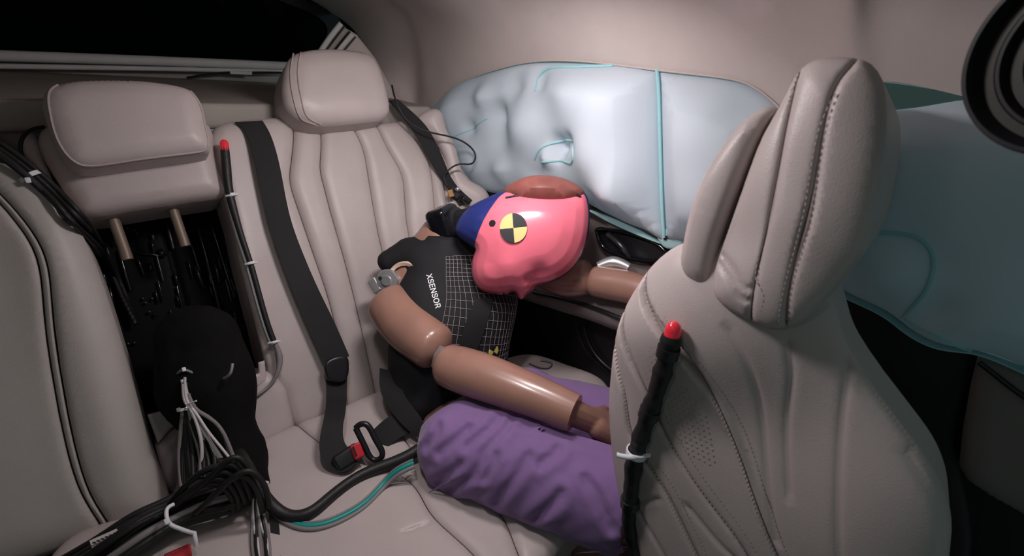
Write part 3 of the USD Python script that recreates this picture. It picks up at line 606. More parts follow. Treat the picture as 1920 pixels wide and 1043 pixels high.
# headrest: rear shell, main cushion cut into side recess, pale band and front face
HR = Plane(P(1475, 360, .42) + np.array([-.045, 0, 0]), (-1, -.10, .10))
shell_o = [(1456, 203), (1442, 199), (1424, 206), (1393, 228), (1355, 276), (1321, 333), (1297, 396), (1284, 453), (1279, 491), (1288, 515), (1310, 531), (1328, 536), (1335, 515), (1350, 453), (1388, 348), (1427, 250), (1448, 216)]
hshell = obj('headrest_shell', pad(HR.off(-.012), shell_o, .018, .025, .30, g=.004, k=4, inflate=True), 'leather', fs, label='smooth curved rear shell of the headrest')
main_o = [(1466, 194), (1482, 162), (1503, 130), (1537, 110), (1590, 107), (1628, 116), (1652, 144), (1664, 185), (1663, 276), (1648, 372), (1623, 467), (1595, 510), (1566, 545), (1540, 572), (1508, 600), (1475, 614), (1446, 614), (1408, 600), (1365, 577), (1342, 553), (1338, 525), (1346, 490), (1358, 455), (1395, 350), (1434, 250)]
msplit = [[(1508, 100), (1499, 156), (1486, 225), (1475, 290), (1456, 396), (1436, 480), (1424, 538), (1405, 640)],
          [(1612, 95), (1604, 122), (1580, 156), (1551, 252), (1527, 396), (1499, 491), (1484, 560), (1474, 640)]]
hmain = None
hb = bumps(HR, [(1395, 440, .03, -.006), (1490, 420, .03, .004)])
hcore = obj('headrest', pad(HR.off(-.03), main_o, .02, .03, .26, g=.008, k=4), 'leather', fs)
for m in pad(HR.off(-.006), main_o, .004, .007, .05, splits=msplit, k=4, outer=(.020, .05), g=.0042, gap=.0006, grooves=[[(1348, 467), (1388, 506), (1408, 532), (1424, 536)], [(1342, 480), (1380, 520), (1400, 550), (1420, 560)]], gw=.006, gd=.004, hfun=lambda V, d: hb(V)): obj('panel', m, 'leather', hcore)
hpol = Polygon(smooth_outline(HR.uv(main_o), 4))
def on_head(uvs, lift=.0002):
    d = np.clip(shapely.distance(hpol.exterior, shapely.points(uvs)) / .05, 0, 1); return HR.off(-.006).xyz(uvs, .004 + .020 * np.sqrt(1 - (1 - d) ** 2) + hb(uvs) * np.minimum(1, d * 1.5) + lift)
for line in ([(1572, 180), (1541, 252), (1516, 396), (1490, 491), (1472, 560), (1464, 600)], [(1432, 470), (1428, 520), (1440, 545), (1432, 580)]):
    stitches(hcore, spline(HR.uv(line), 60), on_head, .005)
for m in msplit:
    uvs = spline(HR.uv(m), 60); uvs = uvs[shapely.contains_xy(hpol.buffer(-.004), uvs[:, 0], uvs[:, 1])]; obj('headrest_seam', tube(on_head(uvs, -.0045), .0014, 6, 60), 'leather_seam', hcore)
for o in (0, .12): obj('headrest_post', tube([HR.off(-.06 - o).hit(1400, 560), HR.off(-.06 - o).hit(1420, 640)], .006, 10, 6), 'dark_metal', fs)

# ------------------------------------------------------------------ black lens hanging at the upper right
lc = P(2062, 92, .25); la = (C - lc) / np.linalg.norm(C - lc) * .50 - RT * .87; la = la / np.linalg.norm(la)
ln = thing('camera_lens', 'black ribbed camera lens close by at the upper right corner', 'camera', lc)
obj('barrel', lathe([(.0, -.06), (.046, -.06), (.052, -.05), (.052, -.03), (.056, -.028), (.0575, -.004), (.0575, .010), (.056, .013), (.0535, .013), (.052, .010), (.050, .0), (.046, -.002), (.044, .003), (.042, .003), (.040, -.006), (.034, -.008), (.032, -.004), (.030, -.004), (.028, -.012), (.0, -.014)], lc, la, 72), 'lens_body', ln)
for r, z in ((.048, .0), (.037, -.006)):
    obj('face_ring', lathe([(r - .0035, z - .001), (r - .003, z + .0025), (r + .003, z + .0025), (r + .0035, z - .001)], lc, la, 72), 'lens_ring', ln)
for z in (-.024, -.014): obj('grip_ring', lathe([(.0565, z - .003), (.0592, z - .002), (.0592, z + .002), (.0565, z + .003)], lc, la, 64), 'lens_ring', ln)
obj('front_glass', lathe([(.0, -.003), (.010, -.0035), (.020, -.006), (.028, -.011), (.0, -.013)], lc, la, 48), 'lens_glass', ln)
obj('mount_arm', tube([lc - la * .04, lc - la * .04 + [.01, 0, .06], lc - la * .04 + [.02, .0, .14]], .011, 12, 16), 'lens_body', ln)
# ------------------------------------------------------------------ crash test dummy
dm = thing('crash_test_dummy', 'crash test dummy with pink head slumped over in black vest and purple shorts', 'crash test dummy', (.36, -.17, .44))
# torso: rings up the spine; u runs round, v up, for the printed grid
hipc, waist, chest, shld, nk = np.array([.375, -.13, .47]), np.array([.39, -.115, .55]), np.array([.42, -.09, .63]), np.array([.445, -.045, .70]), np.array([.45, -.015, .745])
sec = [(hipc, .140, .085), (waist, .136, .088), (chest, .136, .096), ((chest + shld) / 2, .126, .092), (shld, .108, .074), (shld * .4 + nk * .6, .085, .058), (nk, .050, .045)]
def rings_of(sec, n=40, m=72, ex=2.4, yaw=.12):
    c = spline([s[0] for s in sec], n); t_ = np.linspace(0, 1, len(sec)); w = CubicSpline(t_, [s[1] for s in sec])(np.linspace(0, 1, n)); d = CubicSpline(t_, [s[2] for s in sec])(np.linspace(0, 1, n))
    tan = np.gradient(c, axis=0); tan /= np.linalg.norm(tan, axis=1, keepdims=True); out = []
    for i in range(n):
        a = np.array([math.cos(yaw), -math.sin(yaw), 0]); a = a - tan[i] * (a @ tan[i]); a /= np.linalg.norm(a); b = np.cross(tan[i], a)
        th = np.linspace(0, 2 * np.pi, m, endpoint=False); cx, sx = np.cos(th), np.sin(th)
        out.append(c[i] + (w[i] * np.sign(cx) * np.abs(cx) ** (2 / ex))[:, None] * a + (d[i] * np.sign(sx) * np.abs(sx) ** (2 / ex))[:, None] * b)
    return np.array(out)
TR = rings_of(sec)
zs = np.array([s[0][2] for s in sec])
def vest_f(X):
    z = np.clip(X[:, 2], zs[0], zs[-1]); c = np.stack([np.interp(z, zs, [s[0][k] for s in sec]) for k in (0, 1)], 1); w = CubicSpline(zs, [s[1] for s in sec])(z); dp = CubicSpline(zs, [s[2] for s in sec])(z)
    q = X[:, :2] - c; u_ = q @ [math.cos(.12), -math.sin(.12)]; v_ = q @ [math.sin(.12), math.cos(.12)]
    k = (np.abs(u_ / w) ** 2.4 + np.abs(v_ / dp) ** 2.4) ** (1 / 2.4); d = (k - 1) * np.minimum(w, dp)
    d = np.maximum(d, np.maximum(X[:, 2] - .752, .445 - X[:, 2]))
    st_ = np.minimum(capsule_d(X, P(728, 490, .985), P(768, 476, .995), .024, .036), capsule_d(X, P(768, 476, .995), P(832, 486, .985), .036, .046))
    return smin(d, st_, .035)
tm = surface_nets(vest_f, (.20, -.26, .43), (.62, .12, .80), .008); trimesh.smoothing.filter_taubin(tm, iterations=6)
vest = obj('vest', tm, 'vest_black', dm, smooth=70, label='black sleeveless sensor vest')
# print lies on the vest: find the cloth under a line of sight, lifted by a hair
from trimesh.ray.ray_triangle import RayMeshIntersector
rmi = RayMeshIntersector(tm)
def on_mesh(rm, pts, lift):
    d = np.array([ray(x, y) for x, y in pts]); d /= np.linalg.norm(d, axis=1, keepdims=True)
    loc, ir, it = rm.intersects_location(np.repeat(C[None], len(d), 0), d, multiple_hits=False); out = np.full((len(d), 3), np.nan); out[ir] = loc - d[ir] * lift; return out
def ring_pt(u, v, lift=.0012):   # a point of the vest at ring position v (0..1) and angle u (radians)
    n, m = TR.shape[:2]; i = np.clip(v * (n - 1), 0, n - 1.001); j = (u / (2 * np.pi) * m) % m; i0, j0 = int(i), int(j); fi, fj = i - i0, j - j0; j1 = (j0 + 1) % m
    p = (TR[i0, j0] * (1 - fj) + TR[i0, j1] * fj) * (1 - fi) + (TR[i0 + 1, j0] * (1 - fj) + TR[i0 + 1, j1] * fj) * fi
    c = TR[i0].mean(0); return c, (p - c) / np.linalg.norm(p - c)
def ring_line(uv, r):
    cd = [ring_pt(u, v) for u, v in uv]; o, d = np.array([a for a, _ in cd]), np.array([b for _, b in cd]); loc, ir, _ = rmi.intersects_location(o, d, multiple_hits=False)
    out = loc[np.argsort(ir)] + d[np.sort(ir)] * .0009; return tube(out, r, 4, max(len(out) * 2, 8), cap=False)
lines = []
us = np.radians(np.arange(240, 336, 5.6)); vs = np.linspace(.14, .76, 18)
for u in us: lines.append(ring_line([(u, v) for v in np.linspace(.14, .76, 30)], .0006))
for v in vs: lines.append(ring_line([(u, v) for u in np.linspace(us[0], us[-1], 36)], .0006))
obj('printed_grid', cat(*lines), 'grid_print', vest, label='pale printed grid on the vest', kind='stuff')
def text_on(pl_origin, x_dir, n, text, h): 
    t = meshkit.text_mesh(text, h, .0006, bold=True); R3 = frame(n, x_dir); t.vertices = t.vertices @ R3.T + pl_origin; return t
def stick_text(text, a_px, b_px, height, rm, lift=.001):
    """Lettering from pixel point a to b, laid onto the cloth."""
    t = meshkit.text_mesh(text, 1.0, .02, bold=True); v = t.vertices; w = v[:, 0].max(); A, B = np.array(a_px, float), np.array(b_px, float)
    d = (B - A); L = np.linalg.norm(d); d /= L; nrm = np.array([d[1], -d[0]])
    pts = [A + d * (x / w * L) + nrm * (y * height) for x, y in v[:, :2]]
    o = on_mesh(rm, pts, lift); bad = np.isnan(o[:, 0]); 
    if bad.any(): return None
    m = trimesh.Trimesh(o - (np.array([ray(*p) for p in pts]) / 1.0) * (v[:, 2:3] * .01), t.faces, process=False); return m
for txt, a, b, hgt in (('XSENSOR', (799, 515), (817, 579), 10.5),):
    tmesh = stick_text(txt, a, b, hgt, rmi)
    if tmesh is not None: obj('lettering', tmesh, 'white_print', vest, smooth=False, label='white lettering down the vest')
    else: print('TEXT MISSED')
# yellow and black quarter marker on the vest and on the head: discs of four quarters
def quarters(center, n, xdir, r, ry=None, th0=0):
    R3 = frame(n, xdir); ry = ry or r; out = []
    for k in range(4):
        t = np.linspace(k * np.pi / 2, (k + 1) * np.pi / 2, 14) + th0; rim = np.stack([r * np.cos(t), ry * np.sin(t)], 1); pol = Polygon(np.vstack([[0, 0], rim])); m = trimesh.creation.extrude_polygon(pol, .0016, engine='earcut')
        m.vertices = m.vertices @ R3.T + center; out.append(m)
    return out
def facing(rm, px, e=4):
    p = on_mesh(rm, [px, (px[0] + e, px[1]), (px[0], px[1] + e)], 0); n = np.cross(p[2] - p[0], p[1] - p[0]); n /= np.linalg.norm(n); n = n if n @ (C - p[0]) > 0 else -n; return p[0], n, p[1] - p[0]
p_, n_, x_ = facing(rmi, (924, 659), 8)
qs = quarters(p_ + n_ * .0012, n_, x_, .0135, th0=math.radians(-20))
for k, m in enumerate(qs): obj('marker_quarter', m, ('yellow_bright', 'black_print')[k % 2], vest, smooth=False)
# arm hole of the vest, with the shoulder's brown flesh and steel joint
sp_ = P(748, 534, .945)
sn = (C - sp_) * .8 + np.array([-.5, .1, .2]); sn /= np.linalg.norm(sn)
flesh = obj('shoulder_flesh', lathe([(.0, .018), (.020, .017), (.034, .010), (.042, -.004), (.045, -.022), (.042, -.05), (.0, -.06)], sp_ + np.array([.022, .0, .004]), sn, 40), 'skin_brown', dm)
obj('shoulder_liner', lathe([(.030, .012), (.036, .016), (.040, .010), (.037, .004)], sp_ + np.array([.016, -.002, .006]), sn, 40), 'cream', flesh)
sj = P(730, 526, .95)
jn = frame(sn)
joint = obj('shoulder_joint', lathe([(.0, .016), (.010, .016), (.011, .013), (.022, .012), (.024, .009), (.024, -.012), (.0, -.014)], sj, sn + np.array([-.3, -.3, 0]), 36), 'metal', dm, label='steel shoulder joint')
obj('clevis', box(P(706, 536, .955), (.020, .034, .022), rot=frame(sn, P(735, 520, .96) - P(700, 545, .96)), r=.004), 'metal', joint)
obj('clevis', box(P(722, 548, .955), (.018, .030, .016), rot=frame(sn, P(735, 520, .96) - P(700, 545, .96)), r=.004), 'metal', joint)
for q in ((716, 522), (736, 524)): obj('bolt', lathe([(0, .006), (.005, .006), (.006, .004), (.006, -.006), (0, -.006)], P(*q, .945), sn, 14), 'dark_metal', joint)
# right upper arm and forearm: moulded brown limbs
def limb(pts, rad, flat_end=False, seg=40, n=60, oval=1.0):
    c = spline([np.asarray(p) for p in pts], n); r = CubicSpline(np.linspace(0, 1, len(rad)), rad)(np.linspace(0, 1, n)); t = np.gradient(c, axis=0); t /= np.linalg.norm(t, axis=1, keepdims=True)
    L = np.r_[0, np.cumsum(np.linalg.norm(np.diff(c, axis=0), axis=1))]; L /= L[-1]; a = np.array([0, 0, 1.0]); rings = []
    for i in range(n):
        R3 = frame(t[i], a); th = np.linspace(0, 2 * np.pi, seg, endpoint=False); rings.append(c[i] + r[i] * (np.cos(th)[:, None] * R3[:, 0] + oval * np.sin(th)[:, None] * R3[:, 1]))
    return rings, c, r, t
def round_cap(c, r, t, seg, k=6, sgn=-1, bulge=.8):
    out = []
    for q in np.linspace(0, 1, k + 1)[1:]:
        th = q * np.pi / 2 * .97; rr = r * math.cos(th); R3 = frame(t, np.array([0, 0, 1.0])); a = np.linspace(0, 2 * np.pi, seg, endpoint=False)
        out.append(c + sgn * t * r * bulge * math.sin(th) + rr * (np.cos(a)[:, None] * R3[:, 0] + np.sin(a)[:, None] * R3[:, 1]))
    return out
def limb_mesh(pts, rad, start=True, end=True, bs=.8, be=.8):
    rings, c, r, t = limb(pts, rad)
    if start: rings = round_cap(c[0], r[0], t[0], 40, sgn=-1, bulge=bs)[::-1] + rings
    if end: rings = rings + round_cap(c[-1], r[-1], t[-1], 40, sgn=1, bulge=be)
    return loft(rings)
ua = obj('upper_arm', limb_mesh([P(732, 572, .945), P(772, 616, .905), P(813, 650, .875)], [.049, .052, .050, .046], bs=.45, be=.55), 'skin_brown', dm, smooth=60)
obj('elbow_scuff', trimesh.creation.icosphere(2, .004).apply_translation(P(762, 657, .868)), 'skin_dark', ua)
fa = obj('forearm', limb_mesh([P(845, 687, .838), P(920, 712, .80), P(1000, 742, .765), P(1078, 775, .735)], [.040, .0418, .0385, .0345, .031], bs=.75, end=False), 'skin_brown', dm, smooth=60)
e0, e1 = P(833, 652, .84), P(818, 690, .84)
obj('elbow_joint', tube([e0, (e0 + e1) / 2, e1], [.010, .014, .010], 16, 16), 'metal', ua, label='steel elbow pivot in the gap')
obj('screw', lathe([(0, .002), (.004, .002), (.005, 0), (.005, -.004), (0, -.004)], P(1013, 752, .733), C - P(1013, 752, .733), 14), 'skin_dark', fa)
# right hand: wrist, palm and five fingers reaching behind the front seat
def hull_chain(js):
    out = []
    for (a, ra), (b, rb) in zip(js[:-1], js[1:]):
        out.append(manifold3d.Manifold.batch_hull([manifold3d.Manifold.sphere(ra, 16).translate([float(v) for v in a]), manifold3d.Manifold.sphere(rb, 16).translate([float(v) for v in b])]))
    return manifold3d.Manifold.batch_boolean(out, manifold3d.OpType.Add)
def smooth_manifold(ms, le=.004, it=10):
    m = manifold3d.Manifold.batch_boolean(ms, manifold3d.OpType.Add).refine_to_length(le).to_mesh(); t = trimesh.Trimesh(m.vert_properties[:, :3].astype(float), m.tri_verts, process=True)
    trimesh.smoothing.filter_taubin(t, iterations=it); return t
def hand_mesh(w0, w1, side):
    hd = (w1 - w0) / np.linalg.norm(w1 - w0); hs = np.cross(hd, [0, 0, 1]); hs /= side * np.linalg.norm(hs); hu = np.cross(hs, hd)
    pieces = [hull_chain([(w0 - hd * .02, .023), (w0 + hd * .035, .021)]), manifold3d.Manifold.batch_hull([manifold3d.Manifold.sphere(r, 16).translate([float(v) for v in w0 + hd * a + hs * b]) for a, b, r in ((.035, -.010, .019), (.035, .012, .019), (.085, -.030, .012), (.09, .028, .012))])]
    for k, (b, ln_) in enumerate([(-.028, .060), (-.009, .070), (.010, .066), (.027, .050)]):
        k0 = w0 + hd * .088 + hs * b; k1 = k0 + hd * ln_ * .45 + hs * b * .15 - hu * .006; k2 = k1 + hd * ln_ * .33 - hu * .014; k3 = k2 + hd * ln_ * .2 - hu * .018
        pieces.append(hull_chain([(k0 - hd * .012, .010), (k1, .0088), (k2, .008), (k3, .007)]))
    pieces.append(hull_chain([(w0 + hd * .045 - hs * .018, .012), (w0 + hd * .075 - hs * .046, .0105), (w0 + hd * .105 - hs * .054 - hu * .01, .009)]))
    return smooth_manifold(pieces)
obj('hand', hand_mesh(P(1086, 779, .748), P(1150, 806, .775), 1), 'skin_dark', dm, smooth=60, label='dark brown right hand coming out of the forearm')
# left arm beyond the head
obj('hand', hand_mesh(P(1256, 559, .862), P(1320, 575, .825), -1), 'skin_dark', dm, smooth=60, label='left hand behind the front seat')
la_ = obj('upper_arm', limb_mesh([P(1010, 500, 1.02), P(1060, 520, .99), P(1098, 520, .97)], [.040, .042, .038], be=.5), 'skin_brown', dm, smooth=60, label='left upper arm seen beyond the head')
lf_ = obj('forearm', limb_mesh([P(1118, 528, .955), P(1160, 535, .93), P(1215, 548, .89), P(1260, 560, .86)], [.033, .034, .031, .027], bs=.6, end=False), 'skin_brown', dm, smooth=60, label='left forearm seen beyond the head')
obj('elbow_joint', tube([P(1122, 500, .955), P(1150, 492, .945), P(1180, 502, .93)], [.010, .013, .009], 14, 20), 'metal', la_)
# collar flesh and segmented black neck
obj('collar', lathe([(.0, .045), (.030, .044), (.040, .035), (.052, .012), (.066, -.012), (.07, -.04), (.0, -.05)], P(826, 452, 1.01), np.array([.25, .1, 1.0]), 40), 'skin_brown', dm)
n0, n1 = P(822, 428, 1.00), P(890, 412, .96)
nd = (n1 - n0) / np.linalg.norm(n1 - n0)
nl = np.linalg.norm(n1 - n0)
nmesh = obj('neck', lathe([(.0, 0), (.036, 0), (.038, .010), (.030, .013), (.030, .017), (.038, .020), (.038, .032), (.030, .035), (.030, .039), (.036, .042), (.036, .055), (.028, .058), (.028, nl), (0, nl)], n0, nd, 36), 'black_plastic', dm)
obj('neck_bracket', box(P(834, 416, .985), (.066, .074, .05), rot=frame(nd), r=.012), 'black_gloss', nmesh)
obj('neck_ring', lathe([(.035, -.003), (.0385, 0), (.035, .003)], n0 + nd * .036, nd, 36), 'cable_teal', nmesh)

# head: a profile in the plane of symmetry, domed to both sides
hc = P(1000, 450, .915)
hn = (C - hc) / np.linalg.norm(C - hc); hn = hn + np.array([-.10, -.05, .10]); HP_ = Plane(hc, hn)
face_o = [(950, 366), (985, 360), (1030, 357), (1070, 359), (1090, 364), (1098, 380), (1101, 410), (1098, 440), (1092, 465), (1078, 492), (1058, 512), (1034, 525), (1012, 533), (1004, 536), (999, 543), (991, 549), (984, 555), (977, 560), (971, 554), (966, 547), (957, 547), (949, 551), (944, 549), (940, 552), (931, 550), (922, 549), (908, 546), (896, 538), (888, 524), (885, 507), (886, 490), (892, 470), (902, 445), (914, 418), (930, 390)]
fbm_ = bumps(HP_, [(1012, 512, .017, -.011), (994, 524, .010, -.007), (955, 505, .026, .007), (940, 540, .008, -.003), (915, 515, .02, .003), (1045, 430, .035, .003), (1002, 526, .008, -.004)])
hp_poly = Polygon(spline(HP_.uv(face_o), 320, closed=True)).buffer(0)
from scipy.interpolate import LinearNDInterpolator, NearestNDInterpolator
blue_o = [(853, 432), (862, 408), (885, 385), (915, 370), (945, 358), (1000, 352), (1060, 354), (1094, 360), (1104, 378), (1106, 412), (1102, 446), (1094, 472), (1080, 497), (1058, 517), (1034, 529), (1005, 532), (960, 520), (920, 490), (893, 468), (866, 450)]
bp = Polygon(spline(HP_.uv(blue_o), 200, closed=True)).buffer(0)
allp = hp_poly.union(bp)
skull = pad_poly(HP_, allp, .074, .08, .002, g=.0035, inflate=True)
rel = (skull.vertices - HP_.p0); hq = rel @ HP_.n; okv = hq >= -1e-6; suv = np.stack([rel @ HP_.u, rel @ HP_.v], 1)[okv]; hq = np.maximum(hq[okv], 0)
l1, l2 = LinearNDInterpolator(suv, hq), NearestNDInterpolator(suv, hq)
def skull_h(V):
    h = l1(V); h = np.where(np.isnan(h), l2(V), h); return h + fbm_(V) * np.clip(h / .03, 0, 1)
def both(m):
    b_ = m.copy(); r_ = (b_.vertices - HP_.p0) @ HP_.n; b_.vertices = b_.vertices - 2 * np.outer(np.where(r_ > 0, r_, 0), HP_.n); b_.invert(); return cat(m, b_)
hface = pad_poly(HP_, hp_poly.buffer(.001), .0032, .0032, .0005, g=.003, base=skull_h)
head = obj('head', both(hface), 'pink', dm, smooth=60, label='glossy pink painted head skin, nose pointing down')
hrm = RayMeshIntersector(hface)
p_, n_, x_ = facing(hrm, (963, 428), 14)
for k, m in enumerate(quarters(p_ + n_ * .0015, n_, P(990, 428, .85) - P(963, 430, .85), .0255, .0275)): obj('marker_quarter', m, ('black_print', 'yellow')[k % 2], head, smooth=False)
p_, n_, x_ = facing(hrm, (923, 419), 6)
obj('ear_hole', lathe([(0, .0012), (.0058, .0012), (.0068, 0), (.0068, -.004), (0, -.004)], p_, n_, 24), 'black_print', head)
obj('head_back', both(pad_poly(HP_, bp.intersection(allp.buffer(-.0004)), .0005, .004, .0005, g=.0045, base=lambda V: skull_h(V) * .985)), 'blue_paint', head, label='dark blue painted back and crown of the head')
cap_o = [(943, 362), (952, 350), (975, 338), (1005, 331), (1040, 333), (1072, 343), (1096, 360), (1094, 372), (1050, 392), (990, 392), (955, 380)]
cp_ = Polygon(spline(HP_.uv(cap_o), 120, closed=True)).buffer(0)
obj('skull_cap', both(pad_poly(HP_, cp_, .070, .045, .002, g=.0035, inflate=True)), 'cap_brown', head, label='reddish brown rear skull cap touching the airbag')
edge_pts = on_mesh(hrm, [(948, 371), (985, 365), (1030, 362), (1070, 364), (1089, 369)], .0015)
edge_pts = edge_pts[~np.isnan(edge_pts[:, 0])]
if len(edge_pts) > 2: obj('skin_edge', tube(edge_pts, .0022, 8, 50), 'black_print', head)
# purple shorts over both thighs, brown thighs inside
kr, hrr = P(1165, 945, .70), P(866, 836, .80)
hl_, kl_ = hrr + np.array([.15, .03, -.02]), kr + np.array([.165, .075, -.012])
def shorts_f(X):
    d = capsule_d(X, hrr + [0, 0, -.0], kr + (kr - hrr) * -.01, .076, .075)
    d2 = capsule_d(X, hl_, kl_, .083, .072)
    pel = ell_d(X, (hrr + hl_) / 2 + [.045, .09, .01], (.14, .11, .08))
    d = smin(smin(d, d2, .012), pel, .04)
    ax = (kr - hrr) / np.linalg.norm(kr - hrr); s = (X - hrr) @ ax
    q = np.stack([(X - hrr) @ ax * 12, (X - hrr) @ np.cross(ax, [0, 0, 1]) * 12 + s * 7, X[:, 2] * 20 - s * 17], 1)
    rid = 1 - np.abs(2 * meshkit.fbm(q, 3, 7) - 1)
    d = d - .004 * (rid ** 3 - .35) * np.clip(1.1 - s / .42, .25, 1)
    if creases:
        l = np.min([capsule_d(X, a_, b_, 0, 0) for h_ in creases for a_, b_ in zip(h_[:-1], h_[1:]) if np.linalg.norm(a_ - b_) < .05], 0); d = d + .0055 * np.exp(-(l / .006) ** 2) - .0045 * np.exp(-((l - .015) / .009) ** 2)
    top = (X - (waistp)) @ wn
    return np.maximum(-smin(-d, -top, .03), s - np.linalg.norm(kr - hrr) - .012)
waistp = P(835, 768, .93); wn = np.array([.0, .80, .60]); wn /= np.linalg.norm(wn)
creases = []
box_ = (hrr + [-.22, -.46, -.12], hrr + [.34, .20, .16])
smr = RayMeshIntersector(surface_nets(shorts_f, *box_, .012))
for a_, b_ in [((971, 770), (907, 855)), ((907, 855), (890, 893)), ((992, 855), (933, 944)), ((895, 889), (844, 918)), ((878, 804), (827, 850)), ((822, 800), (805, 838)), ((1052, 927), (1005, 974)), ((937, 783), (878, 838)), ((980, 800), (1065, 821)), ((1077, 829), (1145, 846)), ((861, 872), (822, 905)), ((1048, 842), (1014, 872)), ((929, 855), (912, 897)), ((1100, 900), (1150, 990))]:
    h_ = on_mesh(smr, [(a_[0] + (b_[0] - a_[0]) * t + 3 * math.sin(5 * t), a_[1] + (b_[1] - a_[1]) * t) for t in np.linspace(0, 1, 6)], 0)
    h_ = h_[~np.isnan(h_[:, 0])]
    if len(h_) > 1: creases.append(h_)
shm = surface_nets(shorts_f, *box_, .005)
trimesh.smoothing.filter_taubin(shm, iterations=6)
so = obj('shorts', shm, 'purple', dm, smooth=70, label='wrinkled purple cotton shorts')
obj('thigh', limb_mesh([hrr + (kr - hrr) * .75, kr + (kr - hrr) * .01], [.054, .056]), 'skin_brown', dm, smooth=60)
obj('thigh', limb_mesh([hl_ + (kl_ - hl_) * .75, kl_ + (kl_ - hl_) * .01], [.054, .056]), 'skin_brown', dm, smooth=60)
kd = kr + (kr - hrr) * .0 + np.array([.01, .015, 0])
obj('shin', limb_mesh([kd + [0, 0, -.03], kd + [.01, .01, -.20], kd + [.02, .02, -.33]], [.052, .050, .036]), 'skin_brown', dm, smooth=60)
obj('hip_flesh', limb_mesh([P(818, 802, .89), P(850, 778, .92)], [.030, .032]), 'skin_brown', dm)
# ------------------------------------------------------------------ seat belts and buckles
def sb(x, y, o=.0): return SB.off(o).hit(x, y)
def cu(x, y, o=.0): return CU.off(o).hit(x, y)
# centre belt over the left bolster
cbelt = thing('seat_belt', 'black unworn seat belt hanging down the quilted backrest beside the lamp cable', 'seat belt', sb(470, 235))
CL = [(440, 229), (458, 245), (477, 300), (490, 360), (504, 420), (520, 470), (548, 545), (580, 620), (612, 690)]
CR = [(492, 226), (506, 250), (522, 300), (532, 350), (545, 410), (566, 470), (596, 540), (625, 600), (655, 668)]
off = [.005, .012, .022, .026, .028, .028, .028, .028, .03]
obj('webbing', ribbon([sb(*p, o + .008) for p, o in zip(CL, off)], [sb(*p, o + .008) for p, o in zip(CR, off)], .0018, 60, 6), 'webbing', cbelt)
obj('tongue', pad(SB.off(.045), [(612, 678), (648, 668), (654, 684), (648, 712), (620, 716), (610, 700)], .004, .006, .006, k=4, g=.004), 'black_plastic', cbelt)
obj('webbing', ribbon([sb(612, 690, .036), sb(612, 740, .045), cu(606, 790, .06), cu(599, 830, .045), cu(604, 862, .03), cu(622, 880, .02), cu(648, 884, .02), cu(668, 870, .025)],
                      [sb(652, 690, .036), sb(650, 740, .045), cu(646, 780, .06), cu(643, 805, .05), cu(645, 826, .04), cu(652, 838, .032), cu(662, 842, .03), cu(676, 846, .03)], .0018, 60, 6), 'webbing', cbelt)
bk = thing('belt_buckle', 'black buckle with red press button between the dummy and the centre seat', 'buckle', P(665, 850, .83))
bx = P(688, 838, .83) - P(640, 870, .835); R3 = frame(C - P(665, 850, .83), bx)
bb_ = obj('housing', box(cu(652, 858, .028), (.046, .030, .02), rot=R3, r=.006), 'black_plastic', bk)
obj('press_button', box(cu(670, 846, .040), (.026, .018, .010), rot=frame(C - P(670, 846, .816), P(676, 862, .82) - P(662, 826, .82)), r=.003), 'red', bk, label='red press button')
obj('button_slot', box(cu(665, 846, .0455), (.016, .003, .002), rot=frame(C - P(670, 846, .816), P(676, 862, .82) - P(662, 826, .82))), 'black_print', bk)
# the dummy's belt: shoulder part at the rear, chest strap, lap strap, tongue
db = thing('seat_belt', "black seat belt worn by the dummy across its chest and lap", 'seat belt', P(740, 780, .88))
obj('shoulder_webbing', ribbon([sb(728, 188, .02), sb(752, 215, .03), sb(778, 250, .04), sb(806, 300, .05), sb(838, 350, .055), sb(862, 384, .06)], [sb(746, 186, .02), sb(790, 226, .03), sb(808, 250, .04), sb(832, 300, .05), sb(852, 342, .055), sb(886, 376, .06)], .0018, 50, 6), 'webbing', db)
chL = on_mesh(rmi, [(893, 560), (880, 590), (866, 630), (862, 655)], .004); chR = on_mesh(rmi, [(924, 558), (918, 590), (905, 630), (893, 662)], .004)
def fill(a, d):
    return [q if not np.isnan(q[0]) else P(*p, d) for p, q in a]
pL = [(893, 560), (880, 590), (866, 630), (862, 655)]; pR = [(924, 558), (918, 590), (905, 630), (893, 662)]
obj('chest_webbing', ribbon(fill(zip(pL, chL), .9), fill(zip(pR, chR), .9), .002, 40, 6), 'webbing', db)
obj('lap_webbing', strap([(712, 690, .925), (714, 735, .90), (738, 778, .87), (764, 806, .85), (786, 822, .84)], [(748, 700, .915), (756, 735, .89), (776, 766, .865), (792, 790, .845), (796, 812, .835)], n=50), 'webbing', db)
obj('lap_webbing', strap([(762, 766, .885), (728, 782, .875), (700, 806, .865)], [(790, 800, .862), (752, 820, .852), (716, 846, .842)], n=30), 'webbing', db)
tng = [P(*q, .80) for q in [(667, 803), (676, 796), (688, 797), (704, 824), (717, 850), (712, 861), (699, 862), (686, 842)]]
obj('tongue', tube(tng + [tng[0]], .0052, 10, 60), 'black_plastic', db)
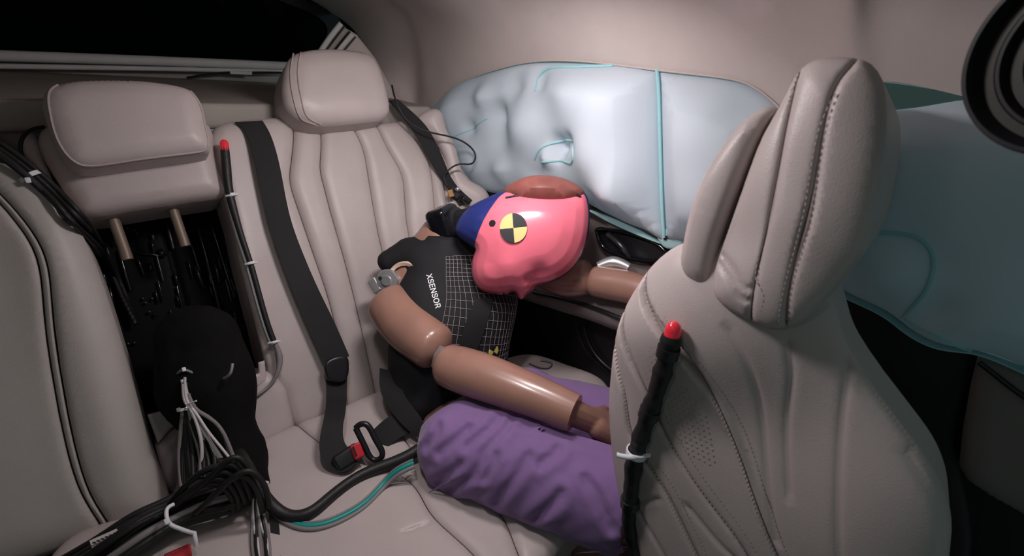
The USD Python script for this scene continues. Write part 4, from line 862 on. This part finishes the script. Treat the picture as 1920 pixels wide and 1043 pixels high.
# belt anchor with a tag near the shoulder, and the clip behind the neck
an = thing('belt_anchor', 'metal belt clip with an orange tag behind the dummy neck', 'clip', sb(850, 358, .06))
obj('plate', box(sb(852, 362, .065), (.030, .016, .006), rot=frame(SB.n, sb(872, 378) - sb(846, 352)), r=.002), 'dark_metal', an)
obj('tag', box(sb(845, 363, .072), (.018, .014, .006), rot=frame(SB.n, sb(852, 380) - sb(842, 352)), r=.002), 'orange_tag', an)
obj('housing', box(sb(873, 376, .07), (.026, .014, .016), rot=frame(SB.n, sb(888, 386) - sb(862, 366)), r=.004), 'black_plastic', an)
obj('stud', trimesh.creation.icosphere(2, .006).apply_translation(sb(858, 355, .075)), 'metal', an)
bk2 = thing('belt_buckle', 'red-buttoned black buckle poking from under the cable bundle at the bottom edge', 'buckle', P(330, 1040, .63))
R4 = frame(C - P(332, 1045, .64), P(380, 1025, .64) - P(300, 1060, .64))
obj('housing', box(P(334, 1054, .65), (.052, .034, .022), rot=R4, r=.006), 'black_plastic', bk2)
obj('press_button', box(P(334, 1042, .628), (.030, .018, .008), rot=R4, r=.003), 'red', bk2, label='red press button')

# ------------------------------------------------------------------ cables with red lamp tips
def lamp_tip(parent, p, d, r):
    d = np.asarray(d) / np.linalg.norm(d); return obj('lamp_tip', lathe([(0, r * 1.9), (r * .5, r * 1.8), (r * .85, r * 1.4), (r, r * .8), (r, -r), (0, -r)], p, d, 24), 'red_lamp', parent, label='small red lamp')
def tie(parent, p, d, r, tail=None, w=.0028, mat_='tie_white'):
    o = obj('cable_tie', lathe([(r, -w), (r + .0016, -w), (r + .0016, w), (r, w), (r, -w)], p, d, 24), mat_, parent, label='white plastic cable tie')
    return o
def tie_head(parent, p, s=.006): return obj('tie_head', box(p, (s, s * .8, s * .8), rot=frame(C - p), r=s * .2), 'tie_white', parent)
c1 = thing('lamp_cable', 'thin black cable with red lamp tip along the backrest edge by the black opening', 'cable', sb(420, 268, .03))
pts = [(421, 276), (424, 310), (428, 350), (440, 400), (455, 450), (470, 495), (488, 560), (506, 620), (516, 645), (524, 668), (520, 700)]
p3 = [sb(x, y, .035) for x, y in pts]
obj('sleeve', tube(p3[:9], [.0075, .0085, .007, .0055, .005, .005, .005, .005], 12, 80), 'cable_black', c1)
obj('cable', tube(p3[8:] + [sb(500, 728, .03), sb(470, 748, .04), sb(450, 760, .045)], [.004, .006, .004, .003, .0022, .002], 10, 60), 'cable_grey', c1)
obj('white_core', tube([sb(x - 7, y, .029) for x, y in pts[3:9]], .003, 8, 50), 'tie_white', c1)
lamp_tip(c1, p3[0], p3[0] - p3[1], .0075)
for i, (x, y) in enumerate([(434, 366), (470, 494), (513, 642)]):
    q = sb(x, y, .035); tie(c1, q, p3[5] - p3[4], .006); obj('tie_tail', tube([sb(x - 10, y + 2, .037), sb(x, y, .043), sb(x + 11, y - 2, .037)], .0022, 8, 12), 'tie_white', c1)
c2 = thing('lamp_cable', 'thick black taped cable with a red lamp tip on the front seat', 'cable', on_seat(FS.uv([(1250, 760)]), .01)[0])
pts2 = [(1290, 606), (1283, 635), (1272, 668), (1256, 710), (1240, 752), (1226, 790), (1215, 825), (1206, 870), (1199, 920), (1193, 965), (1196, 1010), (1204, 1060)]
u2 = FS.uv(pts2)
s3 = on_seat(u2, .010); s3[np.isnan(s3)] = 0
def nl_(t): return .0095 + .0008 * math.sin(t * 47) + .0007 * math.sin(t * 91)
obj('taped_cable', tube(s3, [nl_(t) * (1.05 - .35 * abs(t - .5) if t > .5 else 1) for t in np.linspace(0, 1, 40)], 16, 140), 'cable_black', c2)
lamp_tip(c2, s3[0], s3[0] - s3[1], .0080)
q = s3[6]; tie(c2, q, s3[7] - s3[5], .0105, w=.0035); obj('tie_tail', tube([q + RT * -.020 + FS.n * .006, q + FS.n * .012, q + RT * .018 + FS.n * .006], .0030, 8, 14), 'tie_white', c2)
for k in (1, 4, 8): tie(c2, s3[k], s3[k + 1] - s3[k - 1], .0098, w=.006, mat_='black_plastic').SetCustomDataByKey('label', 'black tape wrap')
# bundle that comes over the right rear backrest into the gap
c3 = thing('cable_bundle', 'black cable bundle with a white tie lying over the piped backrest at the left edge', 'cable', RB.off(.02).hit(60, 330))
for k in range(7):
    a, b = rng.normal(0, 5, 2)
    pp = [RB.off(.012 + .01 * (k % 3)).hit(x + a * .6 + 9 * math.sin(k * 2), y + b + 7 * math.cos(k * 2.2)) for x, y in [(-60, 250), (0, 288), (55, 330), (100, 372), (140, 415)]] + [BK.off(.03).hit(190 + 4 * k, 470 + 6 * k), BK.off(.03).hit(230 + 4 * k, 560 + 8 * k)]
    obj('cable', tube(pp, .0042, 8, 60), 'cable_black', c3)
tie(c3, RB.off(.02).hit(58, 333), RB.hit(100, 372) - RB.hit(0, 288), .0125, w=.003); tie_head(c3, RB.off(.036).hit(52, 338), .008)
# thin wire looping beside the centre stump
single('loop_wire', tube([sb(82, 238, .0), sb(60, 243, .012), sb(44, 256, .02), sb(38, 275, .02), sb(46, 302, .02), sb(70, 330, .01)], .0028, 8, 60), 'cable_black', 'thin black wire hooked around the left side of the centre backrest stump', 'wire')
# thin wire looping at the edge of the curtain
single('loop_wire', tube([sb(735, 160, .05), sb(741, 185, .06), sb(760, 222, .06), sb(785, 240, .07), sb(806, 248, .08), sb(838, 255, .09), sb(872, 268, .10), sb(891, 290, .10), sb(884, 307, .10), sb(862, 308, .09), sb(842, 318, .07), sb(832, 332, .065), sb(838, 348, .068)], .0022, 8, 120), 'cable_black', 'thin black wire looping out beside the curtain airbag beside the headrest behind the dummy', 'wire')
# wire and tape on the parcel shelf
shz = Plane((0, 0, .985), (0, 0, 1)); shp = Plane((0, .85, 0), (0, -1, 0))
ws = thing('shelf_wire', 'black wire taped down along the parcel shelf under the rear window', 'wire', shp.hit(440, 140))
obj('wire', tube([shp.hit(*q) for q in [(350, 146), (372, 142), (400, 138), (430, 136)]], .003, 8, 30), 'cable_black', ws)
obj('wire', tube([shp.hit(*q) for q in [(474, 136), (505, 136), (560, 137)]], .003, 8, 20), 'cable_black', ws)
obj('tape', box(shp.off(.004).hit(452, 137), (.058, .004, .008), rot=None, r=.001), 'trim_light', ws, label='grey tape patch')
single('shelf_clip', box(Plane((0, .80, 0), (0, -1, 0)).hit(298, 156), (.022, .01, .006), r=.002), 'black_plastic', 'tiny black clip on the parcel shelf above the centre headrest', 'clip')

# ------------------------------------------------------------------ black bag and the big wiring loom in the gap
def bag_f(X):
    a = capsule_d(X, P(372, 640, .80), P(385, 720, .79), .058, .060); b = capsule_d(X, P(395, 720, .80), P(440, 860, .77), .050, .034); c = capsule_d(X, P(440, 860, .77), P(478, 925, .745), .032, .018)
    d = smin(smin(a, b, .05), c, .04); q = np.stack([X[:, 0] * 30, X[:, 1] * 30, X[:, 2] * 12], 1)
    return d - .008 * (1 - np.abs(2 * meshkit.fbm(q, 3, 9) - 1))
bgm = surface_nets(bag_f, P(372, 640, .80) + [-.10, -.22, -.32], P(372, 640, .80) + [.20, .14, .10], .007); trimesh.smoothing.filter_taubin(bgm, iterations=4)
cb_ = thing('cable_sleeve', 'black cloth sleeve hanging in the opening of the centre seat', 'sleeve', P(380, 700, .80))
obj('cloth', bgm, 'black_cloth', cb_, smooth=70)
pt = [P(294, 632, .80), P(318, 662, .76), P(345, 692, .725)]
obj('tie_string', tube(pt, .0012, 6, 20), 'cable_grey', cb_); tie_head(cb_, P(345, 693, .722), .007)
obj('tie_tail', tube([P(324, 712, .735), P(334, 700, .725), P(345, 694, .722), P(362, 700, .73)], .0022, 8, 24), 'cable_grey', cb_)
obj('tie_tail', tube([P(420, 710, .735), P(432, 700, .73), P(436, 682, .735)], .0022, 8, 16), 'cable_grey', cb_)
loom = thing('wiring_loom', 'fan of black and white wires falling from the black sleeve', 'wires', P(345, 740, .73))
for k in range(15):
    t = k / 14
    x0, y0_ = 346 + 14 * t, 740 + 26 * t; x2 = 340 + 62 * t + rng.normal(0, 3); y2 = 918 - 34 * t + rng.normal(0, 6)
    obj('black_wire', tube([P(x0, y0_, .735), P(x0 + (x2 - x0) * .3 - 3, 790, .728 - .01 * rng.random()), P(x2 - 4 + 3 * math.sin(k), 850, .715), P(x2, y2, .70)], .0034, 8, 40), 'cable_black' if k not in (0, 8) else 'cable_grey', loom)
whites = [[(342, 712), (346, 735), (352, 760), (362, 800), (374, 835), (378, 870)], [(344, 716), (350, 745), (360, 775), (376, 800), (396, 830), (420, 868)], [(345, 708), (352, 750), (366, 775), (390, 806), (412, 836), (432, 862)],
          [(348, 718), (354, 752), (370, 790), (380, 822), (384, 860)], [(352, 768), (366, 776), (384, 810), (402, 848), (418, 868)], [(343, 720), (347, 752), (356, 768), (372, 812), (378, 850), (376, 885)], [(350, 730), (362, 762), (392, 782), (420, 816), (430, 850), (462, 905)], [(352, 738), (370, 768), (404, 792), (426, 830), (448, 880), (474, 912)]]
for k, w in enumerate(whites): obj('white_wire', tube([P(x + rng.normal(0, 1), y, .718 - .004 * (k % 3)) for x, y in w], .0021 + .0006 * (k % 2), 8, 50), 'cable_white' if k < 6 else 'cable_grey', loom)
tie(loom, P(349, 765, .718), P(354, 790, .72) - P(346, 740, .72), .011, w=.0022); 
for q in [((352, 758), (368, 752)), ((344, 770), (350, 764))]: obj('tie_tail', tube([P(*q[0], .708), P(*q[1], .705)], .0014, 6, 6), 'tie_white', loom)
# fat bundle along the front of the bench, held by white ties
bd_ = thing('cable_bundle', 'thick bundle of black cables tied with white straps at the lower left', 'cable', P(320, 960, .66))
for k in range(26):
    a = 2 * np.pi * k / 26 * 2.4; rr = 1.0 if k > 9 else .5; ox, oy = 26 * rr * math.cos(a), 30 * rr * math.sin(a); dz = .022 * rr * math.sin(a * 1.3)
    base = [(120, 1085), (200, 1035), (262, 992), (320, 962), (380, 934), (436, 915)]
    tail = [(462 + .3 * ox, 905 + oy * .7), (478 + .2 * ox, 930 + oy * .5)] if k % 3 else [(440 + ox * .4, 876 + oy * .4), (410, 868 + oy * .3)]
    dd = [.60, .615, .635, .66, .68, .70]
    sc = [1.15, 1.1, 1.0, .92, 1.15, 1.2]
    pp = [P(x + ox * s * .55 + rng.normal(0, 1.5), y + oy * s + rng.normal(0, 1.5), d + dz * s) for (x, y), d, s in zip(base, dd, sc)] + [P(x, y, .715 + dz) for x, y in tail]
    obj('cable', tube(pp, .0052 if k % 4 else .0040, 8, 70), 'cable_black' if k % 9 != 4 else 'cable_grey', bd_)
for k in range(9):
    x, y = 372 + 11 * k % 70, 930 - 9 * (k % 5); a = .6 * k
    obj('cable', tube([P(x - 60, y + 32, .645), P(x - 20, y - 6 + 6 * math.sin(a), .638), P(x + 26, y - 30 + 8 * math.cos(a), .645), P(x + 58, y - 4 + 12 * math.sin(a), .66), P(x + 66, y + 30, .675)], .0042, 8, 50), 'cable_black', bd_)
tp = [P(326, 946, .628), P(314, 954, .62), P(313, 972, .612), P(320, 984, .61), P(338, 992, .615), P(352, 997, .622), P(364, 1000, .63)]
obj('cable_tie', tube(tp, .0026, 8, 50), 'tie_white', bd_, label='white plastic cable tie'); tie_head(bd_, P(313, 978, .606), .008)
obj('tie_tail', tube([P(364, 998, .63), P(366, 1010, .628), P(368, 1024, .63)], .0026, 8, 10), 'tie_white', bd_)
# black loom running on over the cushion to the dummy, with teal, grey and violet cables
M3 = [P(412, 770, .80), P(436, 830, .775)]
c4 = thing('dummy_cable', 'black cable with a teal line crossing the bench to the dummy hip', 'cable', cu(600, 950, .01))
M_ = [(462, 878, .07), (484, 915, .05), (512, 950, .025), (545, 968, .014), (580, 962, .014), (612, 938, .014), (650, 908, .014), (690, 885, .016), (735, 868, .02), (765, 855, .025), (786, 842, .03)]
obj('black_cable', tube(M3 + [cu(*q) for q in M_], [.011, .011, .011, .010, .0095, .009, .0085, .0085, .009, .010, .010], 12, 120), 'cable_black', c4)
for (o, r, m_, nm) in ((0, .0038, 'cable_teal', 'teal_cable'), (7, .0034, 'cable_grey', 'grey_cable'), (-6, .002, 'cable_grey', 'violet_cable')):
    T4 = [(476, 912, .05), (496, 940, .03), (522, 965, .012), (556, 983, .008), (600, 984, .008), (648, 966, .008), (690, 938, .008), (722, 904, .012), (748, 882, .03), (776, 868, .04)]
    obj(nm, tube([cu(x + o * .2, y + o, z) for x, y, z in T4], r, 10, 120), m_, c4)
obj('cable_tie', tube([P(502, 906, .705), P(492, 906, .695), P(478, 914, .69), P(470, 920, .70)], .0026, 8, 30), 'tie_white', c4, label='white plastic cable tie'); tie_head(c4, P(472, 915, .688), .008)
c5 = thing('hanging_wires', 'bunch of grey and white wires dropping off the bench edge below the tie', 'wires', P(490, 1000, .68))
for k in range(7):
    o = (k - 3) * 4.5
    obj('wire', tube([P(478 + k, 920, .69), cu(482 + o * .6, 950, .03), cu(486 + o, 985, .016), cu(490 + o * 1.3 + 5 * math.sin(k * 2), 1020, .012), cu(494 + o, 1075, .012)], .0022 + .0004 * (k % 3), 8, 40), ('cable_grey', 'cable_white', 'cable_black')[k % 3], c5)
obj('black_strap', ribbon([cu(500, 940, .03), cu(506, 980, .010), cu(508, 1070, .008)], [cu(512, 940, .03), cu(522, 980, .010), cu(528, 1070, .008)]), 'webbing', c5)
# small printed card lying by the bundle, and the wire loop on the cushion edge
lab = thing('printed_tag', 'small pale tag with black print on the cushion by the cable bundle', 'tag', P(205, 1010, .60))
obj('card', ribbon([P(172, 1028, .60), P(228, 1002, .625)], [P(168, 1014, .605), P(222, 990, .63)], .002), 'leather_grey', lab)
for i in range(6):
    t = .12 + .14 * i; obj('print_mark', box(P(170 + 56 * t, 1021 - 25 * t, .598 + .025 * t), (.004, .0022, .001), rot=frame(C - P(200, 1010, .6), RT)), 'black_print', lab)
single('loop_wire', tube([P(992, 682, .93), P(1012, 690, .92), P(1030, 690, .915), P(1034, 682, .92), P(1014, 677, .93)], .002, 8, 40), 'cable_black', 'short black wire loop lying on the cushion behind the dummy hip by the door', 'wire')
